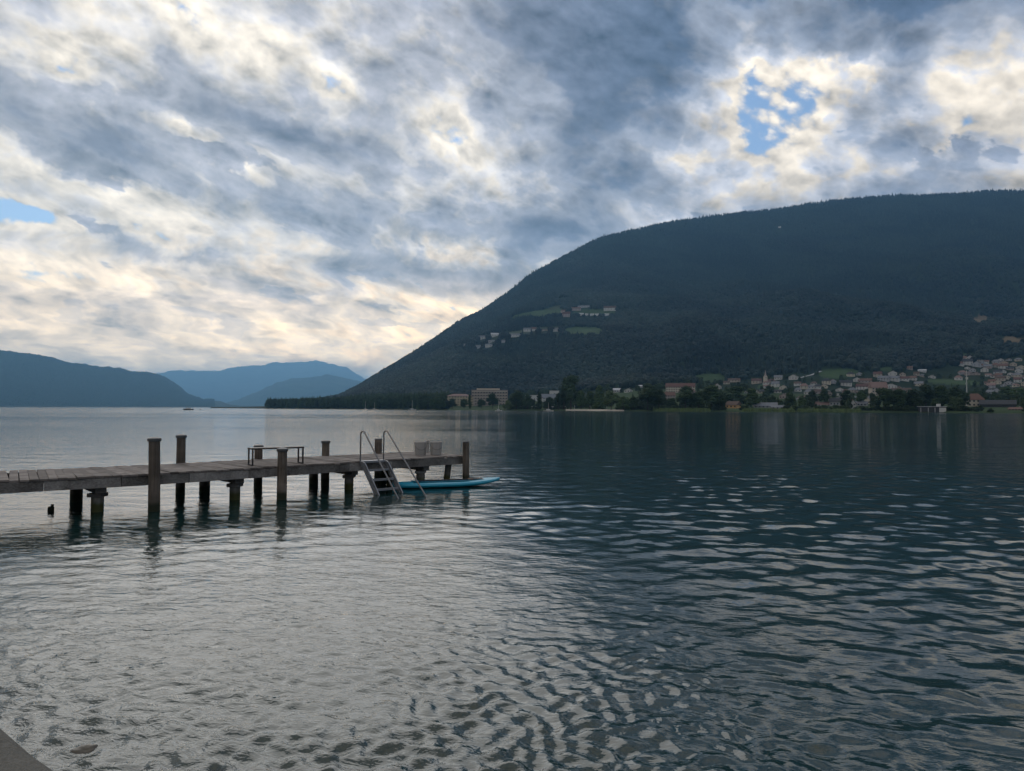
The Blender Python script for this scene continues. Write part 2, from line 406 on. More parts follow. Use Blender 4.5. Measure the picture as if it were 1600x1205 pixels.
# bearings in pixels of the photo, heights as bearings of the ridge line
RIDGE = [(340, 637.5), (400, 636), (480, 632), (530, 622), (560, 607), (600, 581), (640, 556), (680, 528), (715, 504), (745, 490), (770, 474),
         (800, 452), (830, 428), (860, 411), (890, 396), (920, 379), (945, 369), (980, 360), (1040, 346), (1100, 338), (1160, 331),
         (1200, 327), (1245, 320), (1290, 313), (1330, 308), (1400, 303), (1480, 301), (1540, 297), (1600, 295), (1750, 290), (2100, 300), (3000, 380), (9000, 560)]
ra = np.array([azel(x, y)[0] for x, y in RIDGE]); re_ = np.array([azel(x, y)[1] for x, y in RIDGE])
def pa(px): return azel(px, 600)[0]
SH_A = np.array([pa(x) for x in (330, 385, 415, 560, 700, 850, 1000, 1300, 1600, 2200, 4000)])
SH_R = np.array([1900, 1700, 1480, 1120, 800, 690, 600, 600, 590, 640, 900.0]) * .95
RR_A = np.array([pa(x) for x in (330, 560, 700, 880, 1300, 1600, 2200, 4000)])
RR_R = np.array([2100, 2300, 2600, 3100, 4100, 4700, 5000, 4500.0])
def shore_r(a): return np.interp(a, SH_A, SH_R)
def ridge_r(a): return np.interp(a, RR_A, RR_R)
def H(a, r):
    """height of the land at bearing a, distance r (from the lake's near end)"""
    E = np.interp(a, ra, re_); E = E + (.0034 * fbm(a * 45, a * 0 + 1.5, 15, 5)) * sstep(E, .02, .08); rs = shore_r(a); rr = ridge_r(a)
    rs = rs + 14 * fbm(a * 60, a * 0 + 2.2, 5, 3)
    t = (r - rs) / (rr - rs); tc_ = np.clip(t, 0, 1)
    # flat shore, village slope, then the mountain
    f = tc_ - .030 * (1 - np.exp(-tc_ / .03)) * (1 - tc_)
    f = np.clip(f, 0, 1)
    e = np.maximum(E - math.radians(.14) * sstep(E, 0.02, .1), 0.0) * f ** .98
    h = CH * f + r * np.tan(e)
    x = r * np.sin(a); y = r * np.cos(a)
    h = h + (230 * fbm(x / 900, y / 900, 9, 5) + 60 * fbm(x / 210, y / 210, 19, 3)) * (tc_ * (1 - tc_) * 4) ** 1.2 * np.clip((E - .03) / .12, 0, 1)
    over = np.clip(r - rr, 0, None)
    h = h - over * .35 - over ** 2 / 6000.0
    bank = np.clip((r - rs) / 6.0, -1.2, 1.0) * .9
    return np.minimum(h, 5e3) * (t > 0) + bank + .25 * (t > 0)
PATCH = [  # meadows and fields seen on the slopes: px, py, half width, half height, rotation, kind
    (848, 490, 34, 6, 8, 1), (815, 494, 16, 4, 14, 1), (912, 519, 32, 8, 0, 1), (882, 468, 12, 3, 8, 1), (868, 481, 12, 3, 12, 2),
    (930, 488, 34, 5, 0, 1), (850, 514, 34, 3, 4, 2), (860, 531, 16, 2, 0, 2), (1108, 591, 25, 7, 0, 1), (1310, 583, 31, 8, 2, 1), (1386, 577, 12, 3, 0, 1),
    (1490, 597, 42, 4, -3, 1), (1330, 600, 14, 2, 0, 1), (1532, 500, 14, 6, 0, 3), (1583, 533, 20, 6, 0, 3), (1205, 605, 22, 4, 0, 1), (1500, 556, 20, 3, 0, 1), (800, 521, 60, 3, 8, 2),
]
def patch_mask(px, py, grow=1.0):
    m = np.zeros(px.shape, int)
    for (cx, cy, w, h, ro, k) in PATCH:
        c, s = math.cos(math.radians(ro)), math.sin(math.radians(ro))
        dx = px - cx; dy = py - cy; u = (dx * c - dy * s) / (w * grow); v = (dx * s + dy * c) / (h * grow)
        m = np.where(np.abs(u) ** 3 + np.abs(v) ** 2.4 < 1, k, m)
    return m
def build_land():
    A = np.concatenate([np.arange(azel(330, 600)[0], azel(1720, 600)[0], math.radians(.085)), np.arange(azel(1720, 600)[0] + .01, math.radians(112), math.radians(.6))])
    k = np.linspace(0, 1, 330)
    AA, KK = np.meshgrid(A, k, indexing='ij')
    rs = shore_r(AA); rr = ridge_r(AA)
    r = (rs - 12) * ((rr * 1.45) / (rs - 12)) ** KK
    Hh = H(AA, r)
    Xl = r * np.sin(AA); Yl = r * np.cos(AA)
    Hh = np.maximum(Hh, -1.0)
    V = np.stack([Xl, Yl, Hh], -1).reshape(-1, 3)
    me = grid_mesh('far_shore_terrain', V, *AA.shape)
    px, py = to_px(Xl, Yl, Hh)
    pm = patch_mask(px, py) * (r < rr)
    at_ = me.attributes.new('cover', 'FLOAT_COLOR', 'POINT')
    col = np.zeros(AA.shape + (4,), np.float32); col[...] = (.016, .026, .014, 1)
    col[pm == 1] = (.04, .066, .028, 1); col[pm == 2] = (.045, .058, .034, 1); col[pm == 3] = (.13, .105, .07, 1)
    nearshore = (r - rs < 420) & (px > 700); col[nearshore & (pm == 0)] = (.035, .055, .025, 1)
    at_.data.foreach_set('color', col.ravel())
    m, q, b = mat('hill_ground', .95, .05)
    c = q.n('ShaderNodeAttribute', attribute_name='cover').outputs['Color']
    n = q.noise(q.n('ShaderNodeTexCoord').outputs['Object'], .05, 6, .65)
    q.put(b.inputs['Base Color'], q.v('MULTIPLY', c, q.vec(*[q.m('MULTIPLY_ADD', n, 1.2, .4)] * 3)))
    o = link('far_shore_terrain', me, m); o['kind'] = 'structure'
build_land()

def ground(px, py):
    """where the line of sight through a photo point meets the far shore"""
    d = ray(px, py); a = math.atan2(d.x, d.y); hd = math.hypot(d.x, d.y); sl = d.z / hd
    r = np.arange(float(shore_r(a)) - 5, float(ridge_r(a)) * 1.02, 2.0)
    hit = np.nonzero(H(np.full_like(r, a), r) >= CH + r * sl)[0]
    rr = r[hit[0]] if len(hit) else float(ridge_r(a))
    return Vector((rr * math.sin(a), rr * math.cos(a), float(H(np.array([a]), np.array([rr]))[0])))

# ------------------------------------------------------------------ distant hills
def hill(name, ridge, r0, r1, r2, col, seed, rough_h, step=.12):
    aa = np.array([azel(x, y)[0] for x, y in ridge]); ee = np.array([azel(x, y)[1] for x, y in ridge])
    A = np.arange(aa[0], aa[-1], math.radians(step)); K = np.linspace(0, 1, 120)
    AA, KK = np.meshgrid(A, K, indexing='ij'); rr = r0 + (r2 - r0) * KK
    t = np.clip((rr - r0) / (r1 - r0), 0, 1)
    E = np.interp(AA, aa, ee)
    E = E + 0.0030 * fbm(AA * 160, AA * 0, seed, 4) * (E > .01)
    h = rr * np.tan(np.maximum(E, 0) * t ** .9) + CH * t
    x, y = rr * np.sin(AA), rr * np.cos(AA); s = r1 / 9.0
    h += rough_h * fbm(x / s, y / s, seed, 5) * (t * (1 - t) * 4) * np.clip(E / .03, 0, 1)
    over = np.clip(rr - r1, 0, None); h -= over * .5
    h = np.maximum(h - 1.5 * (KK <= 0), -1.0)
    me = grid_mesh(name, np.stack([x, y, h], -1).reshape(-1, 3), *AA.shape)
    m, q, b = mat(name + '_cover', .95, .05)
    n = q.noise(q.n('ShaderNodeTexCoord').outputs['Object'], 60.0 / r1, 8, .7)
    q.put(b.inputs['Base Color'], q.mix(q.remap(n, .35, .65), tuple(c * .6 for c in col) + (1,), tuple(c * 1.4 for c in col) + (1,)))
    o = link(name, me, m); o['kind'] = 'structure'
    return lambda a, r: (np.interp(a, aa, ee), None)
LEFT = [(-4200, 500), (-2200, 430), (-1200, 430), (-600, 480), (-250, 530), (-100, 545), (0, 549), (60, 555), (100, 566), (140, 572), (185, 576), (215, 583), (240, 584), (262, 592),
        (280, 605), (295, 617), (305, 623), (318, 627), (330, 626), (345, 627), (358, 632), (380, 634.6), (460, 635.2)]
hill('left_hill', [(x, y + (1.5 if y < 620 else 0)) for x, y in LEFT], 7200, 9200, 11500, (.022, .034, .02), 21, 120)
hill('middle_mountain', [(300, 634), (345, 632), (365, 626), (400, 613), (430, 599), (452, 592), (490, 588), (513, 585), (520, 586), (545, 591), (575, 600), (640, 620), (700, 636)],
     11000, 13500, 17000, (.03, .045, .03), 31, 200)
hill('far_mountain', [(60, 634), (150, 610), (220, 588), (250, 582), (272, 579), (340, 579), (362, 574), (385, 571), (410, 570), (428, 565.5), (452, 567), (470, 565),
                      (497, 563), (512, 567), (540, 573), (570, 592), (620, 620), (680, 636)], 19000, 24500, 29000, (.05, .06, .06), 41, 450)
# low land between the hills at the end of the lake
hill('low_end_shore', [(-400, 633.5), (0, 634), (200, 634.5), (330, 634.6), (430, 635.2), (700, 636.4)], 6500, 6800, 7100, (.02, .03, .02), 51, 0)

# ------------------------------------------------------------------ trees
def leaf_mat(name, a, b_, wide=0.0):
    m, q, b = mat(name, .8, .15)
    r = q.n('ShaderNodeObjectInfo').outputs['Random']
    n = q.noise(q.n('ShaderNodeTexCoord').outputs['Object'], 2.3, 3, .6)
    f = q.m('ADD', q.m('MULTIPLY', r, .65), q.m('MULTIPLY', n, .5), clamp=True)
    if wide:      # stands of different age and kind
        st = q.noise(q.n('ShaderNodeNewGeometry').outputs['Position'], wide, 5, .6, .5)
        f = q.m('MULTIPLY', f, q.remap(st, .36, .64, .25, 1.5), clamp=True)
    q.put(b.inputs['Base Color'], q.mix(f, tuple(a) + (1,), tuple(b_) + (1,))); return m
M['leaf_dark'] = leaf_mat('leaf_dark', (.012, .022, .010), (.035, .060, .022))
M['leaf_mid'] = leaf_mat('leaf_mid', (.022, .042, .014), (.055, .088, .028))
M['leaf_pale'] = leaf_mat('leaf_pale', (.045, .07, .025), (.09, .13, .05))
M['needle'] = leaf_mat('needle', (.008, .018, .012), (.028, .046, .026))
M['bark'] = flat('bark', (.045, .035, .028), .9, .1, .3, 2)

def crown_mesh(name, kind, n=1500, seed=0):
    """unit tree crown, 1 high and about 0.7 wide: leaf clumps spread through lobes"""
    rg = random.Random(seed); v = []; f = []
    lobes = []
    if kind == 'round':
        for k in range(15):
            t = rg.uniform(0, 6.28); z = rg.uniform(.22, .86); w = .30 * math.sin(math.pi * min(1, (z + .08))) ** .7
            lobes.append((w * math.cos(t) * rg.uniform(.4, 1), w * math.sin(t) * rg.uniform(.4, 1), z, rg.uniform(.10, .19)))
        lobes.append((0, 0, .86, .13)); lobes.append((0, 0, .55, .26))
    elif kind == 'column':
        for k in range(12): lobes.append((rg.uniform(-.04, .04), rg.uniform(-.04, .04), .1 + .075 * k, .115 * (1 - .5 * (k / 12) ** 2)))
    elif kind == 'willow':
        for k in range(18):
            t = rg.uniform(0, 6.28); z = rg.uniform(.1, .75); w = rg.uniform(.15, .42) * (1.05 - .6 * z)
            lobes.append((w * math.cos(t), w * math.sin(t), z, rg.uniform(.12, .2)))
        lobes.append((0, 0, .8, .17))
    else:  # cone
        for k in range(26):
            z = .06 + .035 * k; w = .27 * (1 - z) ** .85; t = k * 2.4
            lobes.append((w * .55 * math.cos(t), w * .55 * math.sin(t), z, .04 + w * .55))
    for k in range(n):
        L = lobes[rg.randrange(len(lobes))]
        d = Vector((rg.gauss(0, 1), rg.gauss(0, 1), rg.gauss(0, 1))).normalized()
        p = Vector(L[:3]) + d * L[3] * rg.uniform(.75, 1.08)
        s = rg.uniform(.016, .038)
        nrm = (d + Vector((rg.gauss(0, .45), rg.gauss(0, .45), rg.gauss(0, .45)))).normalized()
        a = nrm.orthogonal().normalized(); a.rotate(Matrix.Rotation(rg.uniform(0, 6.28), 3, nrm)); b = nrm.cross(a)
        i = len(v); v += [tuple(p + a * s), tuple(p + b * s * .8 + a * s * .2), tuple(p - a * s), tuple(p - b * s * .8)]
        f.append((i, i + 1, i + 2, i + 3))
    for L in lobes:                       # dense heart of each lobe
        i = len(v); R = L[3] * .78
        ring = 6
        v += [(L[0], L[1], L[2] - R)]
        for zz_ in (-.45, .45):
            for j in range(ring):
                t = 6.283 * j / ring + zz_; rr = R * .89 * rg.uniform(.85, 1.1); v.append((L[0] + rr * math.cos(t), L[1] + rr * math.sin(t), L[2] + R * zz_))
        v += [(L[0], L[1], L[2] + R)]
        for j in range(ring):
            k2 = (j + 1) % ring
            f += [(i, i + 1 + k2, i + 1 + j), (i + 1 + j, i + 1 + k2, i + 7 + k2, i + 7 + j), (i + 7 + j, i + 7 + k2, i + 13)]
    me = bpy.data.meshes.new(name); me.from_pydata(v, [], f); return me
def trunk_mesh(name, top=.6):
    b = MB(); b.tube([(0, 0, -.03), (.005, 0, .2), (-.005, .004, top)], .02, 7, [.028, .02, .009])
    for k in range(4):
        t = k * 1.7; b.tube([(0, 0, .2 + k * .07), (.11 * math.cos(t), .11 * math.sin(t), .36 + k * .08)], .008, 5, [.010, .004])
    return b.mesh(name)
CR = {'round': [crown_mesh('round_crown', 'round', 1500, 3), crown_mesh('round_crown', 'round', 1500, 8), crown_mesh('round_crown', 'round', 1500, 15)],
      'willow': [crown_mesh('willow_crown', 'willow', 1400, 4)], 'column': [crown_mesh('column_crown', 'column', 800, 5)],
      'cone': [crown_mesh('cone_crown', 'cone', 1200, 6)]}
TRK = trunk_mesh('trunk')
tree_n = 0
def tree(px, top, base, width, kind, name, label, leaf='leaf_dark', group=None, dz=0.0):
    """a tree on the far shore; its height and width come from its distance"""
    global tree_n
    P = ground(px, base); d = P.y; k = d / F
    hh = (base - top) * k * 1.03; w = width * k
    o = thing(name, label, 'tree', (P.x, P.y, P.z - .2), random.uniform(0, 6.28), group)
    src = CR[kind][tree_n % len(CR[kind])]; key = src.name + leaf
    me = MESHES.get(key)
    if me is None: me = src.copy(); me.materials.append(M[leaf]); MESHES[key] = me
    nat = {'round': .70, 'willow': .85, 'column': .27, 'cone': .52}[kind]
    sx = w / nat; z0 = .04 if kind in ('willow', 'column', 'cone') else .10
    link('crown', me, None, o, (0, 0, hh * z0), (0, 0, 0), (sx, sx, hh * (1 - z0)))
    link('trunk', TRK, M['bark'], o, (0, 0, 0), (0, 0, 0), (hh, hh, hh))
    tree_n += 1
    return o
MESHES = {}
TREES = [
 (892, 586, 640, 31, 'round', 'poplar_tree', 'tallest broad dark tree rising over the pale beach', 'leaf_dark'),
 (881, 607, 640, 16, 'round', 'shore_tree', 'lower bushy tree tucked against the left of the tallest tree', 'leaf_dark'),
 (908, 610, 640, 18, 'round', 'shore_tree', 'rounded tree filling the right foot of the tallest tree', 'leaf_mid'),
 (921, 611, 640, 18, 'round', 'shore_tree', 'bushy tree between the tallest tree and the pointed beach tree', 'leaf_mid'),
 (936, 602, 640, 23, 'cone', 'spruce_tree', 'pointed triangular green tree behind the pale beach', 'leaf_mid'),
 (955, 611, 641, 26, 'round', 'shore_tree', 'pale green round tree right of the pointed beach tree', 'leaf_pale'),
 (974, 617, 641, 22, 'willow', 'shore_tree', 'low spreading tree over the right end of the beach', 'leaf_mid'),
 (990, 620, 641, 16, 'round', 'shore_tree', 'small tree left of the big dark pair by the white jetty', 'leaf_dark'),
 (1012, 600, 641, 36, 'round', 'shore_tree', 'big dark rounded tree standing above the white jetty', 'leaf_dark'),
 (1030, 609, 641, 20, 'round', 'shore_tree', 'dark tree leaning out right of the big jetty tree', 'leaf_dark'),
 (1050, 622, 640, 20, 'round', 'shore_tree', 'low green tree in front of the small pink house', 'leaf_mid'),
 (1071, 603, 641, 32, 'round', 'shore_tree', 'large dark tree in front of the long red roofed hotel', 'leaf_dark'),
 (1092, 611, 641, 20, 'round', 'shore_tree', 'lower dark tree between two large ones by the reeds', 'leaf_dark'),
 (1112, 602, 641, 36, 'round', 'shore_tree', 'broad dark tree just below the upper left meadow', 'leaf_dark'),
 (1128, 616, 641, 14, 'round', 'shore_tree', 'narrow dark tree just left of the orange boathouse', 'leaf_dark'),
 (1149, 603, 634, 40, 'round', 'shore_tree', 'wide dark tree behind the orange gabled boathouse', 'leaf_dark'),
 (1174, 607, 637, 28, 'round', 'shore_tree', 'lighter dark green tree right of the orange boathouse', 'leaf_mid'),
 (793, 625, 641, 17, 'willow', 'willow_tree', 'pale green willow at the water beside the sailing mast', 'leaf_pale'),
 (770, 614, 639, 20, 'round', 'shore_tree', 'round dark tree in front of the terraced apartment block', 'leaf_dark'),
 (752, 624, 639, 16, 'round', 'shore_tree', 'small round tree below the terraced apartment block', 'leaf_dark'),
 (807, 610, 640, 24, 'round', 'shore_tree', 'tall dark tree right of the terraced apartment block', 'leaf_dark'),
 (824, 616, 640, 16, 'round', 'shore_tree', 'dark tree above the row of parked white caravans', 'leaf_dark'),
 (843, 613, 640, 9, 'column', 'cypress_tree', 'slim dark columnar tree above the parked caravans', 'leaf_dark'),
 (859, 620, 640, 17, 'round', 'shore_tree', 'small tree at the foot of the sloping roofed house', 'leaf_dark'),
 (872, 614, 640, 13, 'round', 'shore_tree', 'dark tree covering the white gable left of the tallest tree', 'leaf_dark'),
 (707, 623, 639, 16, 'round', 'shore_tree', 'small round tree covering the lower left of the cream block', 'leaf_dark'),
 (725, 623, 639, 14, 'round', 'shore_tree', 'small round tree covering the lower middle of the cream block', 'leaf_dark'),
 (734, 616, 639, 6, 'column', 'cypress_tree', 'thin dark columnar tree between cream and terraced blocks', 'leaf_dark'),
 (690, 622, 639, 18, 'round', 'shore_tree', 'round tree just left of the cream apartment block', 'leaf_dark'),
 (670, 617, 639, 16, 'cone', 'spruce_tree', 'pointed dark tree left of the cream apartment block', 'needle'),
 (1234, 613, 640, 16, 'round', 'shore_tree', 'dark round tree between the grey shore sheds and houses', 'leaf_dark'),
 (1253, 620, 640, 14, 'round', 'shore_tree', 'small green tree right of the grey shore sheds', 'leaf_mid'),
 (1270, 610, 634, 17, 'round', 'village_tree', 'dark tree among the grey roofs left of the long low hall', 'leaf_dark'),
 (1288, 608, 634, 19, 'round', 'village_tree', 'dark tree rising behind the long low grey hall', 'leaf_dark'),
 (1321, 610, 638, 19, 'column', 'cypress_tree', 'tall dark narrow tree left of the narrow white gable', 'leaf_dark'),
 (1345, 611, 634, 16, 'round', 'village_tree', 'green tree between the narrow white gable and the pale gable', 'leaf_mid'),
 (1381, 606, 642, 30, 'round', 'shore_tree', 'big dark tree at the water below the large beige house', 'leaf_dark'),
 (1405, 608, 642, 26, 'round', 'shore_tree', 'second dark tree from the left in the big shore clump', 'leaf_dark'),
 (1428, 608, 642, 26, 'round', 'shore_tree', 'dark tree just left of the white boathouse roof', 'leaf_dark'),
 (1447, 600, 637, 26, 'round', 'shore_tree', 'tallest dark tree behind the white roofed boathouse', 'leaf_dark'),
 (1471, 603, 637, 30, 'round', 'shore_tree', 'broad green tree behind the right end of the boathouse', 'leaf_mid'),
 (1494, 604, 638, 26, 'round', 'shore_tree', 'dark tree left of the red roofed villa and mast', 'leaf_dark'),
 (1508, 612, 638, 14, 'round', 'shore_tree', 'small dark tree at the foot of the thin white mast', 'leaf_dark'),
 (1537, 607, 627, 8, 'column', 'cypress_tree', 'slim dark tree right of the red roofed villa', 'leaf_dark'),
 (1575, 604, 628, 28, 'round', 'village_tree', 'wide green tree above the long dark shed', 'leaf_mid'),
 (1597, 605, 630, 22, 'round', 'village_tree', 'green tree at the right edge above the shore', 'leaf_mid'),
 (1553, 612, 626, 12, 'round', 'village_tree', 'small tree between the slim tree and the wide green one', 'leaf_mid'),
]
for t in TREES: tree(*t[:8])

# ------------------------------------------------------------------ forests (uncountable masses)
def forest(name, P, size, wid, kinds, leaf, src=None, conifer=.5):
    """instances on a cloud of points: conifers as ragged double cones, broadleaf as lumpy crowns"""
    me = bpy.data.meshes.new(name); me.from_pydata([tuple(p) for p in P], [], [])
    for nm, arr, ty in (('sz', size, 'FLOAT'), ('wd', wid, 'FLOAT'), ('conif', kinds.astype(np.float32), 'FLOAT')):
        at_ = me.attributes.new(nm, ty, 'POINT'); at_.data.foreach_set('value', np.asarray(arr, np.float32))
    o = link(name, me, M[leaf]); o['kind'] = 'stuff'
    nt = bpy.data.node_groups.new(name, 'GeometryNodeTree')
    nt.interface.new_socket('Geometry', in_out='INPUT', socket_type='NodeSocketGeometry')
    nt.interface.new_socket('Geometry', in_out='OUTPUT', socket_type='NodeSocketGeometry')
    q = G(nt); gi = q.n('NodeGroupInput'); go = q.n('NodeGroupOutput')
    def attr(nm):
        a = q.n('GeometryNodeInputNamedAttribute', data_type='FLOAT'); a.inputs['Name'].default_value = nm; return a.outputs['Attribute']
    sc_ = q.n('ShaderNodeCombineXYZ'); q.put(sc_.inputs[0], attr('wd')); q.put(sc_.inputs[1], attr('wd')); q.put(sc_.inputs[2], attr('sz'))
    rv = q.n('FunctionNodeRandomValue', data_type='FLOAT'); rv.inputs[2].default_value = 0; rv.inputs[3].default_value = 6.283
    ro = q.n('ShaderNodeCombineXYZ'); q.put(ro.inputs[2], rv.outputs[1])
    # conifer: two stacked cones
    parts = []
    for (rb, dep, z) in ((.5, .62, .0), (.36, .56, .42)):
        c = q.n('GeometryNodeMeshCone', fill_type='NONE'); c.inputs['Vertices'].default_value = 7
        c.inputs['Radius Bottom'].default_value = rb; c.inputs['Radius Top'].default_value = 0.0; c.inputs['Depth'].default_value = dep
        tr = q.n('GeometryNodeTransform'); q.put(tr.inputs[0], c.outputs[0]); tr.inputs['Translation'].default_value = (0, 0, z)
        parts.append(tr.outputs[0])
    jn = q.n('GeometryNodeJoinGeometry')
    for p in parts: nt.links.new(p, jn.inputs[0])
    if src is None:
        ico = q.n('GeometryNodeMeshIcoSphere'); ico.inputs['Radius'].default_value = .5; ico.inputs['Subdivisions'].default_value = 2
        nz = q.n('ShaderNodeTexNoise'); nz.inputs['Scale'].default_value = 3.2
        sp = q.n('GeometryNodeSetPosition'); q.put(sp.inputs[0], ico.outputs[0])
        nm_ = q.n('GeometryNodeInputNormal')
        q.put(sp.inputs['Offset'], q.v('SCALE', nm_.outputs[0], q.m('MULTIPLY_ADD', nz.outputs[0], .7, -.35)))
        tr = q.n('GeometryNodeTransform'); q.put(tr.inputs[0], sp.outputs[0]); tr.inputs['Translation'].default_value = (0, 0, .42)
        broad = tr.outputs[0]
    else:
        oi = q.n('GeometryNodeObjectInfo', transform_space='ORIGINAL'); oi.inputs[0].default_value = src
        tr = q.n('GeometryNodeTransform'); q.put(tr.inputs[0], oi.outputs['Geometry']); tr.inputs['Scale'].default_value = (1.4, 1.4, 1)
        broad = tr.outputs[0]
    outs = []
    for inst, test in ((jn.outputs[0], True), (broad, False)):
        sm_ = q.n('GeometryNodeSetMaterial'); q.put(sm_.inputs[0], inst); sm_.inputs['Material'].default_value = M[leaf]
        ip = q.n('GeometryNodeInstanceOnPoints'); q.put(ip.inputs['Points'], gi.outputs[0]); q.put(ip.inputs['Instance'], sm_.outputs[0])
        q.put(ip.inputs['Selection'], q.m('GREATER_THAN' if test else 'LESS_THAN', attr('conif'), .5))
        q.put(ip.inputs['Rotation'], ro.outputs[0]); q.put(ip.inputs['Scale'], sc_.outputs[0]); outs.append(ip.outputs[0])
    j2 = q.n('GeometryNodeJoinGeometry')
    for p in outs: nt.links.new(p, j2.inputs[0])
    nt.links.new(j2.outputs[0], go.inputs[0])
    md = o.modifiers.new('scatter', 'NODES'); md.node_group = nt
    return o
def tri_pts(n, a0, a1, r0f, r1f):
    """points spread evenly over a sector of ground"""
    a = rng.uniform(a0, a1, n); r0 = r0f(a); r1 = r1f(a)
    r = np.sqrt(rng.uniform(0, 1, n) * (r1 ** 2 - r0 ** 2) + r0 ** 2)
    return a, r
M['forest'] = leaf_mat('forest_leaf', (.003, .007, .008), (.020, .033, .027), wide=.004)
M['hillforest'] = leaf_mat('hill_forest_leaf', (.010, .02, .013), (.038, .05, .03))
VILLAGE_X = [700, 900, 1130, 1250, 1430, 1500, 1600, 1750]; VILLAGE_Y = [624, 612, 596, 584, 580, 572, 556, 550]
CLEAR = []      # ground under houses, filled below
def build_forests():
    a, r = tri_pts(200000, pa(470), math.radians(62), lambda a: shore_r(a) + 25, lambda a: ridge_r(a) + 40)
    h = H(a, r); x, y = r * np.sin(a), r * np.cos(a); px, py = to_px(x, y, h)
    vil = (py > np.interp(px, VILLAGE_X, VILLAGE_Y)) & (px > 700)
    keep = (patch_mask(px, py, 1.0) == 0) & ~vil & (h > .8)
    for (cx, cy, w) in CLEAR: keep &= ~((np.abs(px - cx) < w) & (py > cy - 3) & (py < cy + 9))
    x, y, h = x[keep], y[keep], h[keep]
    n = len(x); stand = fbm(x / 260, y / 260, 77, 3) + rng.normal(0, .12, n)
    con = (stand + (h - 300) / 1500 > -.02)
    sz = np.where(con, rng.uniform(9, 17, n) + 7 * (rng.random(n) < .06), rng.uniform(9, 16, n)); wd = np.where(con, rng.uniform(5, 8, n), rng.uniform(8, 14, n))
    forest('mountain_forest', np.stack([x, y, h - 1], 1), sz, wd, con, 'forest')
    # left hill
    return n
def hill_forest(name, ridge, r0, r1, n, a0, a1, seed, rough_h):
    aa = np.array([azel(x, y)[0] for x, y in ridge]); ee = np.array([azel(x, y)[1] for x, y in ridge])
    a, r = tri_pts(n, a0, a1, lambda a: a * 0 + r0, lambda a: a * 0 + r1 + 60)
    t = np.clip((r - r0) / (r1 - r0), 0, 1); E = np.interp(a, aa, ee) + 0.0030 * fbm(a * 160, a * 0, seed, 4)
    h = r * np.tan(np.maximum(E, 0) * t ** .9) + CH * t; x, y = r * np.sin(a), r * np.cos(a); s = r1 / 9.0
    h = h + rough_h * fbm(x / s, y / s, seed, 5) * (t * (1 - t) * 4) * np.clip(E / .03, 0, 1)
    con = rng.random(n) < .5
    forest(name, np.stack([x, y, h - 1], 1), rng.uniform(16, 30, n), rng.uniform(12, 22, n), con, 'hillforest')

# ------------------------------------------------------------------ buildings on the far shore
WALLC = {'white': (.42, .42, .41), 'cream': (.42, .38, .31), 'beige': (.34, .30, .25), 'pink': (.28, .24, .225), 'yellow': (.34, .29, .20), 'orange': (.42, .26, .12),
         'grey': (.30, .31, .33), 'brown': (.12, .08, .055), 'dark': (.04, .042, .045)}
ROOFC = {'red': (.12, .065, .055), 'brown': (.11, .075, .06), 'grey': (.17, .18, .20), 'dark': (.05, .052, .058), 'pink': (.22, .15, .135), 'white': (.5, .51, .54), 'rust': (.15, .088, .07)}
for k, c in WALLC.items(): M['wall_' + k] = flat('plaster_' + k, c, .9, .2, .12, .4)
for k, c in ROOFC.items(): M['roof_' + k] = flat('roofing_' + k, tuple(v * .8 for v in c), .85, .2, .25, .6)
M['glass'] = flat('window_glass', (.02, .025, .03), .12, .5, .2, 1)
UNIT = MB().box(-.5, .5, -.5, .5, 0, 1).mesh('unit_pane')
def pane_mesh(m):
    k = 'pane' + m
    if k not in MESHES: me = UNIT.copy(); me.name = 'pane'; me.materials.append(M[m]); MESHES[k] = me
    return MESHES[k]
def piece(name, parent, loc, size, m, rot=(0, 0, 0)): return link(name, pane_mesh(m), None, parent, loc, rot, size)
HOUSES = []
